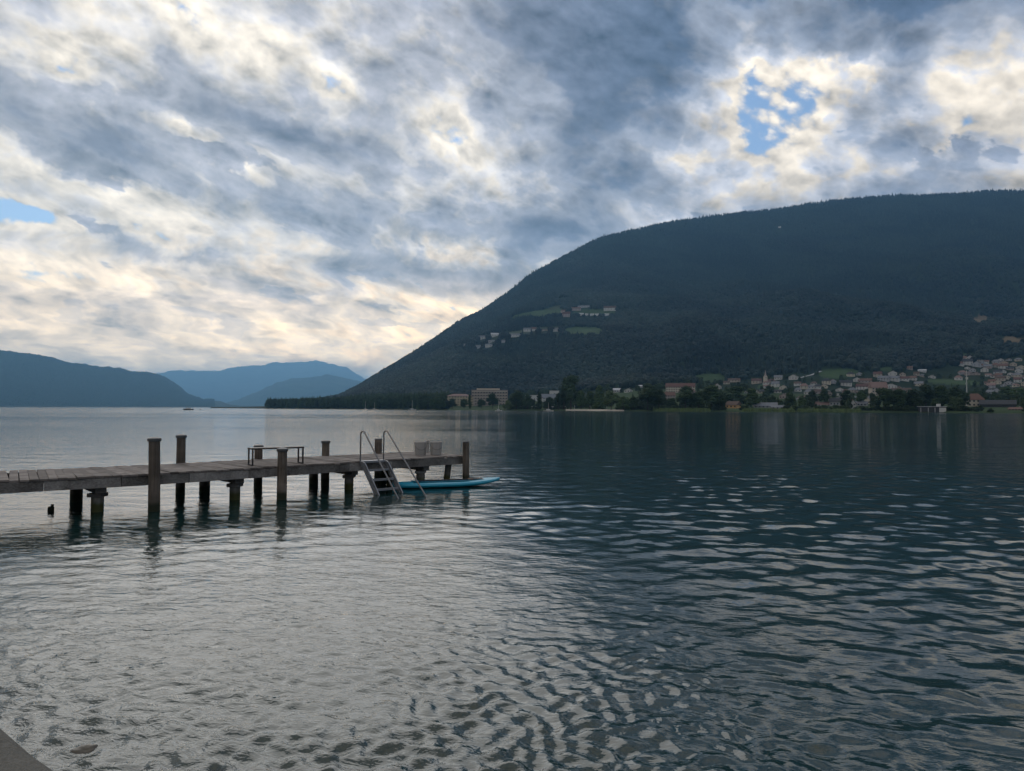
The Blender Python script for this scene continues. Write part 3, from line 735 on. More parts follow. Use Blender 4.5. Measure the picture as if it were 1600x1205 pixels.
def house(px, base, wp, hp, wall, roof, label, kind='gable', name='house', wallfrac=.55, depth=None, turn=None, floors=None, cat='house', cols=None):
    P = ground(px, base); k = P.y / F; w, hh = wp * k, hp * k
    d = depth or min(w, 11) * random.uniform(.75, .95)
    if kind == 'side': d = max(d, 7)
    hw = hh * wallfrac
    tz = math.atan2(-P.x, P.y) + (random.uniform(-.25, .25) if turn is None else turn)
    o = thing(name, label, cat, (P.x, P.y, P.z - .6), tz)
    HOUSES.append((px, base, wp, P)); CLEAR.append((px, base, wp * .5))
    b = MB(); x, y = w / 2, d / 2
    if kind == 'gable_front':
        i = 0
        b.v = [(-x, -y, -2), (x, -y, -2), (x, y, -2), (-x, y, -2), (-x, -y, hw), (x, -y, hw), (x, y, hw), (-x, y, hw), (0, -y, hh - .3), (0, y, hh - .3)]
        b.f = [(0, 3, 2, 1), (0, 1, 5, 8, 4), (1, 2, 6, 5), (2, 3, 7, 9, 6), (3, 0, 4, 7), (4, 8, 9, 7), (5, 6, 9, 8)]
        link('wall', b.mesh('wall'), M['wall_' + wall], o)
        r = MB(); ov = .5
        for s in (-1, 1):
            sl = (hh - .3 - hw) / x
            r.v += [(0, -y - ov, hh), (0, y + ov, hh), (s * (x + ov), y + ov, hw - sl * ov + .3), (s * (x + ov), -y - ov, hw - sl * ov + .3),
                    (0, -y - ov, hh - .28), (0, y + ov, hh - .28), (s * (x + ov), y + ov, hw - sl * ov + .02), (s * (x + ov), -y - ov, hw - sl * ov + .02)]
            n = len(r.v) - 8; r.f += [tuple(n + q for q in f) for f in ((0, 1, 2, 3), (4, 7, 6, 5), (0, 3, 7, 4), (1, 5, 6, 2), (2, 6, 7, 3))]
        ro = link('roof', r.mesh('roof'), M['roof_' + roof], o)
    elif kind in ('gable', 'hip'):
        b.v = [(-x, -y, -2), (x, -y, -2), (x, y, -2), (-x, y, -2), (-x, -y, hw), (x, -y, hw), (x, y, hw), (-x, y, hw)]
        b.f = [(0, 3, 2, 1), (0, 1, 5, 4), (2, 3, 7, 6)]
        hx = x * (.45 if kind == 'hip' else 1.0)
        if kind == 'gable':
            b.v += [(-x, 0, hh - .3), (x, 0, hh - .3)]; b.f += [(1, 2, 6, 9, 5), (3, 0, 4, 8, 7), (4, 5, 9, 8), (6, 7, 8, 9)]
        else: b.f += [(1, 2, 6, 5), (3, 0, 4, 7), (4, 5, 6, 7)]
        link('wall', b.mesh('wall'), M['wall_' + wall], o)
        ov = .55; z0 = hw - .2; r = MB(); hx2 = hx if kind == 'hip' else x + ov
        r.v = [(-x - ov, -y - ov, z0), (x + ov, -y - ov, z0), (x + ov, y + ov, z0), (-x - ov, y + ov, z0), (-hx2, 0, hh), (hx2, 0, hh),
               (-x - ov, -y - ov, z0 - .22), (x + ov, -y - ov, z0 - .22), (x + ov, y + ov, z0 - .22), (-x - ov, y + ov, z0 - .22)]
        r.f = [(0, 1, 5, 4), (2, 3, 4, 5), (0, 6, 7, 1), (1, 7, 8, 2), (2, 8, 9, 3), (3, 9, 6, 0)]
        r.f += [(1, 2, 5), (3, 0, 4)] if kind == 'hip' else []
        if kind == 'gable': r.f += [(0, 4, 3), (1, 2, 5)]
        ro = link('roof', r.mesh('roof'), M['roof_' + roof], o)
    else:  # flat
        link('wall', MB().box(-x, x, -y, y, -2, hh - .3).mesh('wall'), M['wall_' + wall], o)
        ro = link('roof', MB().box(-x - .5, x + .5, -y - .5, y + .5, hh - .3, hh).mesh('roof'), M['roof_' + roof], o)
    if wp >= 9 and cat == 'house' and kind != 'flat':
        piece('chimney', ro, (x * .3, y * .25, hh - 1.4), (.7, .7, 2.0), 'wall_grey')
    nf = floors or (2 if hw > 4.6 else 1); nc = cols if cols is not None else (0 if wp < 7 else max(2, int(wp / 4)))
    for fl in range(nf):
        z = hw * (fl + .38) / nf
        for c in range(nc):
            piece('window', o, ((c + .5) / nc * w - w / 2, -y - .02, z), (min(1.4, w / nc * .5), .12, min(1.3, hw / nf * .42)), 'glass')
    return o
# the named ones
ap = house(718, 634, 43, 19, 'yellow', 'pink', 'long cream apartment block with pinkish roof behind small round trees', 'hip', 'apartment_block', .82, 14, 0, 4, 'building', 10)
ap2 = house(765, 633, 56, 24, 'pink', 'pink', 'terraced pinkish apartment block stepping up behind the willow', 'flat', 'apartment_block', .9, 16, 0, 5, 'building', 13)
for fl in range(5):
    P = ap2.location; k = P.y / F
    piece('balcony', ap2, (0, -9.2, 24 * k * (fl + .72) / 5.4), (54 * k, 1.6, .9), 'wall_cream')
piece('roof_storey', ap2, (-2, 0, 24 * k - .02), (36 * k, 9, 2.2), 'wall_cream')
house(831, 627, 20, 10, 'white', 'white', 'low white hall with pale flat roof above the parked caravans', 'flat', 'hall', .9, 12, 0, 1, 'building', 5)
house(858, 628, 26, 13, 'white', 'grey', 'white house with long sloping grey roof left of the tallest tree', 'gable', 'house', .5, 12, .35)
house(866, 618, 14, 8, 'white', 'white', 'small white block peeping out above the sloping roofed house', 'flat')
house(964, 613, 12, 7, 'white', 'white', 'left one of two small white houses above the round beach trees', 'gable')
house(982, 613, 12, 7, 'white', 'grey', 'right one of two small white houses above the round beach trees', 'gable_front')
house(1002, 605, 8, 4, 'white', 'white', 'tiny white roofed house above the big jetty tree', 'gable')
house(1063, 613, 44, 15, 'cream', 'red', 'long hotel with red roof behind the large dark trees', 'gable', 'hotel', .62, 14, 0, 3, 'hotel', 12)
house(1080, 618, 12, 12, 'pink', 'red', 'pink house with red roof at the right end of the long hotel', 'gable_front')
house(1046, 624, 16, 12, 'pink', 'rust', 'pale pink house with rusty roof between two big shore trees', 'gable')
house(1120, 609, 12, 10, 'white', 'rust', 'white gabled house right below the upper left meadow', 'gable_front')
house(1135, 600, 9, 5, 'cream', 'brown', 'small cream house right of the upper left meadow', 'gable')
house(1147, 597, 18, 6, 'beige', 'brown', 'long low brown roofed house right of the upper left meadow', 'gable')
house(1146, 638, 19, 12, 'orange', 'brown', 'small boathouse with glowing orange gable and brown roof at the water', 'gable', 'boathouse', .55, 8, -.5, 1, 'boathouse', 3)
house(1182, 599, 14, 8, 'beige', 'red', 'dark red roofed farmhouse left of the church tower', 'gable')
house(1196, 637, 34, 9, 'grey', 'grey', 'long grey roofed shed at the shore left of the dark tree', 'gable', 'shed', .4, 12, 0, 1, 'shed', 6)
house(1215, 639, 18, 7, 'white', 'grey', 'low pale shed with white wall at the water', 'gable', 'shed', .55, 8, 0, 1, 'shed', 3)
house(1216, 593, 12, 7, 'white', 'grey', 'white house just right of the church spire', 'gable')
house(1240, 593, 13, 8, 'white', 'grey', 'pair of white gables above the church', 'gable_front')
house(1246, 602, 10, 6, 'white', 'brown', 'small white house below the pair of white gables', 'gable')
house(1215, 614, 10, 6, 'white', 'dark', 'bright white house alone below the church', 'gable')
house(1321, 603, 18, 9, 'white', 'dark', 'white house with dark roof below the upper meadow', 'gable')
house(1352, 598, 19, 7, 'pink', 'rust', 'wide rusty roofed house right of the upper meadow', 'gable')
house(1348, 609, 18, 10, 'white', 'red', 'red roofed white house left of the large beige house', 'gable')
house(1372, 618, 23, 22, 'beige', 'pink', 'large beige house with tall pinkish roof in the village middle', 'gable', 'house', .58, 13, .3, 3)
house(1381, 595, 16, 8, 'grey', 'grey', 'grey house above the large beige house', 'gable')
house(1397, 595, 15, 8, 'white', 'grey', 'grey roofed white house right of the grey house', 'gable')
house(1413, 595, 13, 7, 'white', 'red', 'white house with red roof in the upper village row', 'gable')
house(1427, 594, 9, 7, 'white', 'rust', 'last small rusty roofed house of the upper village row', 'gable')
house(1392, 607, 17, 8, 'white', 'grey', 'grey roofed house with white gable right of the large beige one', 'gable_front')
house(1408, 613, 27, 7, 'beige', 'beige' if False else 'brown', 'long low beige house behind the big shore clump', 'gable')
house(1441, 581, 11, 4, 'white', 'white', 'lone white house at the forest edge above the village', 'gable')
house(1419, 577, 12, 5, 'pink', 'rust', 'lone rusty roofed house at the forest edge', 'gable')
house(1332, 639, 8, 16, 'white', 'red', 'tall narrow white house with steep red gable near the water', 'gable_front', wallfrac=.62)
house(1356, 631, 10, 12, 'cream', 'grey', 'pale steep gable left of the big shore clump', 'gable_front', wallfrac=.5)
house(1345, 634, 18, 8, 'grey', 'grey', 'bluish grey roofed house under the pale steep gable', 'gable')
house(1285, 634, 22, 7, 'grey', 'pink', 'long low hall with pale pinkish roof near the shore', 'gable', 'hall', .4, 10, 0, 1, 'building', 5)
house(1306, 634, 18, 13, 'grey', 'dark', 'dark grey house left of the tall narrow dark tree', 'gable')
house(1523, 635, 22, 21, 'cream', 'rust', 'cream villa with rusty red hipped roof beside the thin mast', 'hip', 'villa', .55, 11, .2, 2, 'villa', 4)
house(1559, 636, 46, 12, 'dark', 'dark', 'long dark roofed shed at the right end of the shore', 'gable', 'shed', .45, 14, 0, 1, 'shed', 0)
bh = house(1456, 643, 36, 9, 'dark', 'white', 'boathouse with flat white roof and shaded berths painted as dark walls at the water', 'flat', 'boathouse', .8, 9, .12, 1, 'boathouse', 0)  # closed box; its dark wall colour stands in for shade inside the berths
P = bh.location; k = P.y / F
piece('side_wall', bh, (13.2 * k, -4.75, 0), (9 * k, .3, 7 * k), 'wall_white')
for s in (-16, -6, 3): piece('post', bh, (s * k, -4.8, 0), (.4, .4, 7 * k), 'wall_grey')
piece('cabin', bh, (9 * k, 0, 8.9 * k), (5 * k, 3, 4 * k), 'wall_white')
house(1590, 641, 20, 6, 'pink', 'rust', 'low rusty roofed kiosk by the boats at the right edge', 'gable')
# hillside hamlet
HILLH = [(754, 530, 12, 6, 'white', 'grey', 'leftmost large white house of the hillside hamlet'), (773, 526, 12, 6, 'white', 'white', 'pale house just above the leftmost large white hillside house'),
 (805, 526, 17, 5, 'white', 'grey', 'wide white house in the middle of the hillside hamlet'), (824, 518, 12, 6, 'white', 'grey', 'white house with two gables below the left hillside meadow'),
 (834, 517, 7, 6, 'white', 'rust', 'small white house beside the two gabled one on the hillside'), (851, 517, 14, 3, 'beige', 'brown', 'brown farmhouse left of the lower green hillside meadow'),
 (869, 518, 11, 6, 'white', 'grey', 'white house touching the lower green hillside meadow'), (768, 535, 10, 4, 'grey', 'grey', 'grey house under the leftmost large white hillside house'),
 (764, 542, 11, 5, 'white', 'grey', 'white house low in the hillside hamlet above the forest'), (748, 544, 9, 5, 'grey', 'grey', 'grey white house half hidden at the hamlet bottom'),
 (726, 541, 6, 4, 'grey', 'grey', 'tiny grey house alone left of the hillside hamlet'), (787, 535, 6, 4, 'grey', 'grey', 'tiny grey house right of the hamlet bottom'),
 (885, 495, 12, 8, 'pink', 'red', 'red farmhouse right of the upper hillside meadow'), (881, 488, 9, 4, 'beige', 'rust', 'small rusty barn above the red hillside farmhouse'),
 (900, 485, 15, 5, 'pink', 'rust', 'long reddish farmhouse on the upper hillside road'), (912, 480, 18, 3, 'grey', 'grey', 'long grey stable on the upper hillside road'),
 (953, 485, 19, 7, 'white', 'brown', 'large white inn at the right end of the hillside hamlet'), (908, 493, 7, 4, 'white', 'white', 'first of five tiny white hillside cottages, beside the red farmhouse'),
 (917, 493, 6, 3, 'white', 'white', 'second of five tiny white hillside cottages from the left'), (925, 493, 6, 3, 'white', 'white', 'middle one of five tiny white hillside cottages'),
 (933, 493, 6, 3, 'white', 'white', 'fourth of five tiny white hillside cottages from the left'), (948, 493, 8, 3, 'white', 'white', 'last of five tiny white hillside cottages, under the inn'),
 (1218, 356, 5, 2.2, 'white', 'white', 'lone tiny pale hut high under the mountain ridge')]
for q_ in HILLH: house(*q_[:6], q_[6], 'gable')
# filler houses of the village; colours are drawn until the label singles one out
ANCH = [(1195, 590, 'the church'), (1240, 590, 'the pair of white gables'), (1310, 583, 'the upper meadow'), (1372, 606, 'the large beige house'), (1352, 595, 'the wide rusty house'),
        (1413, 592, 'the upper village row'), (1441, 580, 'the lone forest edge house'), (1490, 597, 'the green field strip'), (1523, 626, 'the red roofed villa'),
        (1550, 578, 'the upper right hamlet'), (1285, 630, 'the long low hall'), (1580, 610, 'the wide green tree'), (1215, 612, 'the bright white lone house'), (1590, 565, 'the topmost roofs')]
ZONES = [  # x0, x1, y0, y1, count
    (1500, 1600, 562, 590, 34), (1540, 1604, 592, 617, 22), (1240, 1312, 598, 628, 20), (1312, 1440, 586, 612, 8), (1150, 1240, 596, 626, 9), (1425, 1500, 586, 595, 4), (1275, 1345, 606, 630, 6), (1605, 1690, 560, 625, 14)]
used_labels = set()
rh = random.Random(99)
def free_spot(px, py, w):
    for (hx, hy, hw_, _) in HOUSES:
        if abs(hx - px) < (hw_ + w) * .42 and abs(hy - py) < 5.0: return False
    return True
for (x0, x1, y0, y1, n) in ZONES:
    for k in range(n):
        for tr_ in range(30):
            px, py, w = rh.uniform(x0, x1), rh.uniform(y0, y1), rh.uniform(7, 13)
            if free_spot(px, py, w): break
        else: continue
        ax = min(ANCH, key=lambda A: (A[0] - px) ** 2 + 4 * (A[1] - py) ** 2)
        dx, dy = px - ax[0], (py - ax[1]) * 2
        rel = ('right of' if dx > 0 else 'left of') if abs(dx) > abs(dy) else ('below' if dy > 0 else 'above')
        for tr_ in range(200):
            roof = rh.choice(['red', 'rust', 'pink', 'rust', 'brown', 'grey', 'dark', 'grey'] if x0 > 1490 else ['grey', 'dark', 'brown', 'grey', 'red', 'pink', 'brown'])
            wall = rh.choice(['white', 'white', 'cream', 'beige', 'pink', 'grey']); kd = rh.choice(['gable', 'gable_front', 'hip'])
            shape = {'gable': 'broadside', 'gable_front': 'gable fronted', 'hip': 'hip roofed'}[kd]
            size = 'tiny' if w < 8.5 else ('small' if w < 11 else 'larger')
            lb = f'{size} {shape} {wall} house with {roof} roof {rel} {ax[2]}'
            if lb not in used_labels: break
        used_labels.add(lb)
        house(px, py, w, w * rh.uniform(.55, .8), wall, roof, lb, kd)
# church
P = ground(1196, 600); k = P.y / F
ch = thing('church', 'village church with pale tower and slender pointed spire', 'church', (P.x, P.y, P.z - .5), .1)
tw = 4.6 * k
link('tower', MB().box(-tw / 2, tw / 2, -tw / 2, tw / 2, -2, 12 * k).mesh('tower'), M['wall_cream'], ch)
link('spire', MB().lathe([(tw * .62, 12 * k), (tw * .3, 14.5 * k), (.15, 22 * k)], 8).mesh('spire'), M['wall_pink'], ch)
nave = MB(); nave.box(tw / 2, 15 * k, -3.5 * k, 3.5 * k, -2, 4 * k); link('nave', nave.mesh('nave'), M['wall_cream'], ch)
rf = MB(); rf.v = [(tw / 2, -4 * k, 4 * k), (15.4 * k, -4 * k, 4 * k), (15.4 * k, 4 * k, 4 * k), (tw / 2, 4 * k, 4 * k), (tw / 2, 0, 8 * k), (13 * k, 0, 8 * k)]
rf.f = [(0, 1, 5, 4), (2, 3, 4, 5), (1, 2, 5), (0, 4, 3), (0, 3, 2, 1)]
link('roof', rf.mesh('roof'), M['roof_red'], ch)
for q_ in range(4): piece('window', ch, (tw / 2 + (q_ + .6) * 3 * k, -3.5 * k - .05, 1.2 * k), (.9, .12, 2.0 * k), 'glass')
piece('belfry_window', ch, (0, -tw / 2 - .05, 9 * k), (1.0, .12, 1.8 * k), 'glass')
# upper meadow road
def strip(name, pts, w, m, lift=.35):
    V_ = []
    for i, p in enumerate(pts):
        d = (pts[min(i + 1, len(pts) - 1)] - pts[max(i - 1, 0)]); n = Vector((-d.y, d.x, 0)).normalized() * w / 2
        for s in (-1, 1):
            q_ = p + n * s; a = math.atan2(q_.x, q_.y); r_ = math.hypot(q_.x, q_.y)
            V_.append((q_.x, q_.y, max(float(H(np.array([a]), np.array([r_]))[0]), p.z - .5) + lift))
    me = bpy.data.meshes.new(name); me.from_pydata(V_, [], [(2 * i, 2 * i + 1, 2 * i + 3, 2 * i + 2) for i in range(len(pts) - 1)])
    o = link(name, me, M[m]); o['kind'] = 'structure'
strip('hillside_road', [ground(x, y) for x, y in ((1249, 591.5), (1258, 589), (1268, 586.5), (1276, 583.5), (1283, 580.5))], 5, 'wall_grey', .8)
# thin white mast
P = ground(1511, 636); k = P.y / F
ms = thing('radio_mast', 'thin white mast with small boxes beside the red roofed villa', 'mast', P)
link('pole', MB().tube([(0, 0, -1), (0, 0, 57 * k)], .35, 6, [.45, .22]).mesh('pole'), M['wall_white'], ms)
piece('antenna_box', ms, (.3, 0, 43 * k), (1.6, .8, 2.0), 'wall_white'); piece('antenna_box', ms, (-.2, 0, 35 * k), (1.0, .8, 1.6), 'wall_grey')

# ------------------------------------------------------------------ boats, caravans, jetties over there
def hull_mesh(L, B, Hh_, name='hull'):
    b = MB(); n = 9; rows = []
    for i in range(n):
        t = i / (n - 1); w = B / 2 * (1 - t ** 2.6) * (.82 + .18 * min(1, t * 4)); x = -L / 2 + L * t; sh = Hh_ * (1 + .25 * t * t)
        rows.append([(x, -w, sh), (x, -w * .8, sh * .35), (x, 0, -.25), (x, w * .8, sh * .35), (x, w, sh)])
    for r_ in rows: b.v += r_
    for i in range(n - 1):
        for j in range(4): b.f.append((i * 5 + j, (i + 1) * 5 + j, (i + 1) * 5 + j + 1, i * 5 + j + 1))
        b.f.append((i * 5, i * 5 + 4, (i + 1) * 5 + 4, (i + 1) * 5))
    b.f.append((0, 1, 2, 3, 4)); return b.mesh(name)
def boat(px, py, wpx, mast, label, head=.2, cabin=True, hull='wall_white', name='sailing_boat', far=None):
    P = at(px, py) if far is None else Vector((ray(px, py).x, ray(px, py).y, 0)).normalized() * far
    P.z = 0; k = P.y / F; L = wpx * k
    o = thing(name, label, 'boat', P, head); B = max(L * .3, .8); hh = max(L * .1, .35)
    link('hull', hull_mesh(L, B, hh), M[hull], o)
    if cabin: piece('cabin', o, (-L * .02, 0, hh), (L * .38, B * .6, hh * .9 + .3), 'wall_white')
    if mast: link('mast', MB().tube([(0, 0, 0), (0, 0, mast * k)], .12, 6, [.16, .09]).mesh('mast'), M['wall_white'], o)
    if mast: link('boom', MB().tube([(0, 0, hh + 1), (-L * .42, 0, hh + 1.05)], .09, 6).mesh('boom'), M['wall_grey'], o)
    return o
boat(571, 640.2, 7, 13, 'moored sailing boat at the left, masts bare, before the dark peninsula', .5)
boat(585, 640.4, 8, 12, 'moored sailing boat right beside the leftmost one', .3)
boat(644, 641.3, 12, 16, 'white moored sailing boat with the tallest mast off the peninsula', .1)
boat(779, 642.5, 11, 17, 'white sailing boat with cabin moored beside the willow', .1)
boat(857, 643, 16, 14, 'white sailing boat moored left of the pale beach', .0)
boat(1157, 643.4, 10, 0, 'white cabin boat lying below the orange boathouse', .2, name='motor_boat')
boat(293, 0, 17, 0, 'small dark motor boat far out on the lake', 2.9, hull='wall_grey', name='motor_boat', far=520) if False else None
P = Vector((ray(294, 640.5).x, ray(294, 640.5).y, 0)).normalized() * 560; k = P.y / F
mb = thing('motor_boat', 'small dark motor boat with low cabin far out on the open lake', 'boat', P, math.pi - .1)
link('hull', hull_mesh(16 * k, 2.3, .8), M['wall_dark'], mb); piece('cabin', mb, (-.4, 0, .7), (2.6, 1.5, .9), 'wall_white'); piece('windscreen', mb, (1.1, 0, .8), (.12, 1.4, .6), 'glass')
P = Vector((ray(313, 640.5).x, ray(313, 640.5).y, 0)).normalized() * 600
bu = MB().lathe([(.35, -.2), (.5, .1), (.42, .5), (.16, .8)], 10).mesh('buoy'); o = link('buoy', bu, M['black'], None, P); tag(o, 'tiny dark buoy floating right of the far motor boat', 'buoy')
for i, (px, py, w) in enumerate(((1484, 643.6, 8), (1494, 643.9, 7), (1503, 643.4, 9), (1515, 644, 8), (1527, 643.8, 9), (1541, 644.2, 9), (1556, 644.4, 10), (1573, 644.6, 8), (1588, 644.8, 8))):
    boat(px, py, w, 0, ['brown covered rowing boat moored nearest the white boathouse', 'white dinghy second from the white boathouse', 'beige boat with cover before the villa', 'small white motor boat below the thin mast',
         'orange brown rowing boat below the villa', 'white boat at the left end of the dark shed', 'long white boat before the dark shed', 'grey dinghy before the right half of the dark shed', 'white boat nearest the rusty kiosk'][i], random.uniform(-1, 1), i % 2 == 1,
         ['wall_brown', 'wall_white', 'wall_beige', 'wall_white', 'wall_orange', 'wall_white', 'wall_white', 'wall_grey', 'wall_white'][i], 'moored_boat')
wheel = MB().tube([(0, -.1, 0), (0, .1, 0)], .33, 10).mesh('wheel')
for i, px in enumerate((815, 822, 829, 836, 884, 861)):
    P = ground(px, 639); k = P.y / F
    cv = thing('caravan', ['white caravan at the left end of the parked row', 'second white caravan of the parked row', 'third white caravan of the parked row', 'white caravan at the right end of the parked row',
               'white camper van parked just below the tallest tree', 'white caravan parked left of the beach by the moored sailing boat'][i], 'caravan', P, random.uniform(-.2, .2))
    bo = MB().box(-2.3, 2.3, -1.1, 1.1, .45, 2.6).mesh('body', bevel=.2); link('body', bo, M['wall_white'], cv)
    for s in (-1.1, 1.1): piece('window', cv, (s, -1.13, 1.4), (1.0, .06, .6), 'glass')
    link('wheel', wheel, M['dark_rubber'], cv, (0, -1.0, .33)); link('wheel', wheel, M['dark_rubber'], cv, (0, 1.0, .33))
# sandy beach, white jetty
def shore_sheet(name, px0, px1, dr0, dr1, m, label=None):
    V_ = []; A = np.linspace(pa(px0), pa(px1), 24)
    for a in A:
        rs = float(shore_r(a)) + 14 * float(fbm(np.array([a * 60]), np.array([2.2]), 5, 3)[0])
        for dr in (dr0, dr1):
            r_ = rs + dr; V_.append((r_ * math.sin(a), r_ * math.cos(a), (.12 if dr < 0 else float(H(np.array([a]), np.array([r_]))[0]) + .25)))
    me = bpy.data.meshes.new(name); me.from_pydata(V_, [], [(2 * i, 2 * i + 2, 2 * i + 3, 2 * i + 1) for i in range(23)])
    o = link(name, me, m); o['kind'] = 'structure'
M['sand'] = flat('pale_sand', (.42, .38, .32), .95, .1, .2, .3)
shore_sheet('beach', 884, 975, -5, 8, M['sand'])
P = at(1008, 642.6); k = P.y / F
jt = thing('bathing_jetty', 'low white floating jetty below the big dark tree', 'jetty', P, 0)
link('platform', MB().box(-9 * k, 9 * k, -1.5, 1.5, .1, .7).mesh('platform'), M['wall_white'], jt)
for s in (-8, -2, 4, 8): link('pile', MB().tube([(s * k, -1.3, -1), (s * k, -1.3, 1.6)], .14, 6).mesh('pile'), M['wall_grey'], jt)
PAR = ['white closed parasol pole at the left end of the beach', 'pale flag pole in the middle of the beach', 'white pole right of the beach middle', 'pale pole at the right end of the beach']
for i, px in enumerate((898, 922, 940, 948)):
    P = ground(px, 640); o = thing('beach_pole', PAR[i], 'pole', P)
    link('pole', MB().tube([(0, 0, 0), (0, 0, 4 + i % 3)], .12, 6, [.14, .08]).mesh('pole'), M['wall_white'], o)
    link('closed_cloth', MB().lathe([(.08, 2.2), (.28, 2.6), (.12, 3.9)], 7).mesh('closed_cloth'), M['wall_white'], o)

# ------------------------------------------------------------------ forests now that houses stand
build_forests()
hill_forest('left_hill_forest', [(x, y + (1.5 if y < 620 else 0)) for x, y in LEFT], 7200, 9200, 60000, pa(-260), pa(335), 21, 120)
def scatter(name, n, a0, a1, dr0, dr1, smin, smax, leaf, test=None, conf=.12, wmul=(.55, .8)):
    a, r = tri_pts(n, a0, a1, lambda a: shore_r(a) + dr0, lambda a: shore_r(a) + dr1)
    h = H(a, r); x, y = r * np.sin(a), r * np.cos(a); px, py = to_px(x, y, h)
    keep = (patch_mask(px, py, 1.0) == 0) & (h > .5)
    if test is not None: keep &= test(px, py, r)
    for (cx, cy, w) in CLEAR: keep &= ~((np.abs(px - cx) < w * 1.15) & (py > cy - 2) & (py < cy + 7))
    x, y, h = x[keep], y[keep], h[keep]; m_ = len(x); con = rng.random(m_) < conf
    sz = rng.uniform(smin, smax, m_) * np.where(con, 1.25, 1)
    src = next(o for o in bpy.data.objects if o.name.startswith('crown') and 'round' in o.data.name)
    return forest(name, np.stack([x, y, h - .6], 1), sz, sz * rng.uniform(wmul[0], wmul[1], m_) * np.where(con, .6, 1), con, leaf, src)
M['villageleaf'] = leaf_mat('village_leaf', (.012, .022, .010), (.045, .07, .028))
scatter('village_trees', 2600, pa(690), pa(1700), 35, 900, 6, 11, 'villageleaf', lambda px, py, r: (py > np.interp(px, VILLAGE_X, VILLAGE_Y) - 3) & (fbm(px / 30, py / 8, 5, 2) > -.14))
scatter('shore_bushes', 420, pa(700), pa(1700), 6, 22, 2.2, 5, 'villageleaf', lambda px, py, r: ~((px > 880) & (px < 962)), 0, (.9, 1.6))
scatter('peninsula_wood', 2600, pa(418), pa(705), 8, 330, 11, 19, 'leaf_dark', None, .15)
for nm, px0, px1, n in (('reed_bank', 1020, 1110, 500), ('reed_bank', 1160, 1240, 400), ('reed_bank', 1245, 1345, 400)):
    a = rng.uniform(pa(px0), pa(px1), n); r = shore_r(a) + 14 * fbm(a * 60, a * 0 + 2.2, 5, 3) + rng.uniform(-2, 6, n)
    P_ = np.stack([r * np.sin(a), r * np.cos(a), np.full(n, .1)], 1)
    forest(nm, P_, rng.uniform(1.6, 3.2, n), rng.uniform(1.2, 2.6, n), np.ones(n), 'leaf_pale')

# ------------------------------------------------------------------ the pier
HD = .75
front_px = [(0, 751), (100, 747), (235, 740.3), (400, 730.6), (500, 724.8), (600, 718.8), (733, 711.6)]
FP = [at(x, y, HD) for x, y in front_px]
d0 = Vector((.737, .676, 0)); FP = [FP[0] - d0 * 7.0] + FP
s_acc = [0]
for i in range(1, len(FP)): s_acc.append(s_acc[-1] + (FP[i] - FP[i - 1]).length)
def fpt(s):
    x = np.interp(s, s_acc, [p.x for p in FP]); y = np.interp(s, s_acc, [p.y for p in FP]); return Vector((x, y, HD))
def sfront(s): return (fpt(s - .9) + fpt(s) * 2 + fpt(s + .9)) / 4 if .9 < s < s_acc[-1] - .9 else fpt(s)
NRM = Vector((-.676, .737, 0)); W_ = 2.4; LEN = s_acc[-1]
pier = thing('pier', 'long weathered wooden bathing pier on round piles', 'pier', (sfront(LEN * .6).x, sfront(LEN * .6).y, 0))
PO = Vector(pier.location)
pmeshes = [MB().box(-.0725, .0725, -1.2, 1.2, -.02, .02).mesh('plank', bevel=.004) for _ in range(1)]
npl = int(LEN / .151)
for i in range(npl):
    s = (i + .5) * LEN / npl; p = sfront(s); dd = (sfront(min(s + .3, LEN)) - sfront(max(s - .3, 0))).normalized()
    nrm = Vector((-dd.y, dd.x, 0)); c = p + nrm * (1.2 + random.uniform(-.025, .025))
    link('plank', pmeshes[0], M['deck'], pier, c - PO + Vector((0, 0, random.uniform(-.006, .006) - .02)), (random.uniform(-.006, .006), random.uniform(-.02, .02), math.atan2(dd.y, dd.x) + random.uniform(-.006, .006)))
def beam(off, name, h=.17, w=.07, z=HD - .045, m='beam'):
    b = MB(); n = 14
    for i in range(n):
        a = sfront(LEN * i / n); c = sfront(LEN * (i + 1) / n); nn = NRM * off
        pa_ = a + nn - PO; pc_ = c + nn - PO; pa_.z = pc_.z = z - h / 2
        g_ = (pc_ - pa_).normalized() * .004
        link(name, MB().bar(pa_ + g_, pc_ - g_, w, h).mesh(name), M[m], pier)
beam(.05, 'edge_beam', .19); beam(1.2, 'middle_beam', .15); beam(W_ - .06, 'edge_beam', .16)
def pile(x, y, r, top, lean=(0, 0), name='support_pile', m='pile'):
    b = MB(); b.tube([(x - lean[0], y - lean[1], -.9), (x - lean[0] * .5, y - lean[1] * .5, top * .4), (x, y, top)], r, 16, [r * 1.04, r, r * .97])
    return b
BENTS = [(-10.45, 12.25), (-8.30, 14.05), (-6.28, 15.90), (-4.18, 18.0), (-2.52, 19.35)]
for i, (x, y) in enumerate(BENTS):
    f = Vector((x, y, 0)); bk = f + NRM * 1.95
    for q_, (p, r_, m_) in enumerate(((f, .115 if i != 4 else .12, 'pile'), (bk, .125, 'post'))):
        b = MB(); b.tube([tuple(p - PO + Vector((0, 0, z))) for z in (-.9, .2, HD - .37)], r_, 16)
        link('support_pile', b.mesh('support_pile', True), M[m_], pier)
    a = f - NRM * .28 - PO; c = bk + NRM * .25 - PO; a.z = c.z = HD - .29
    link('cross_beam', MB().bar(a, c, .20, .14).mesh('cross_beam', bevel=.01), M['beam'], pier)
    hb = f - PO; hb.z = HD - .43
    link('pile_head', MB().box(hb.x - .14, hb.x + .14, hb.y - .14, hb.y + .14, hb.z - .02, hb.z + .06).mesh('pile_head', bevel=.01), M['beam'], pier)
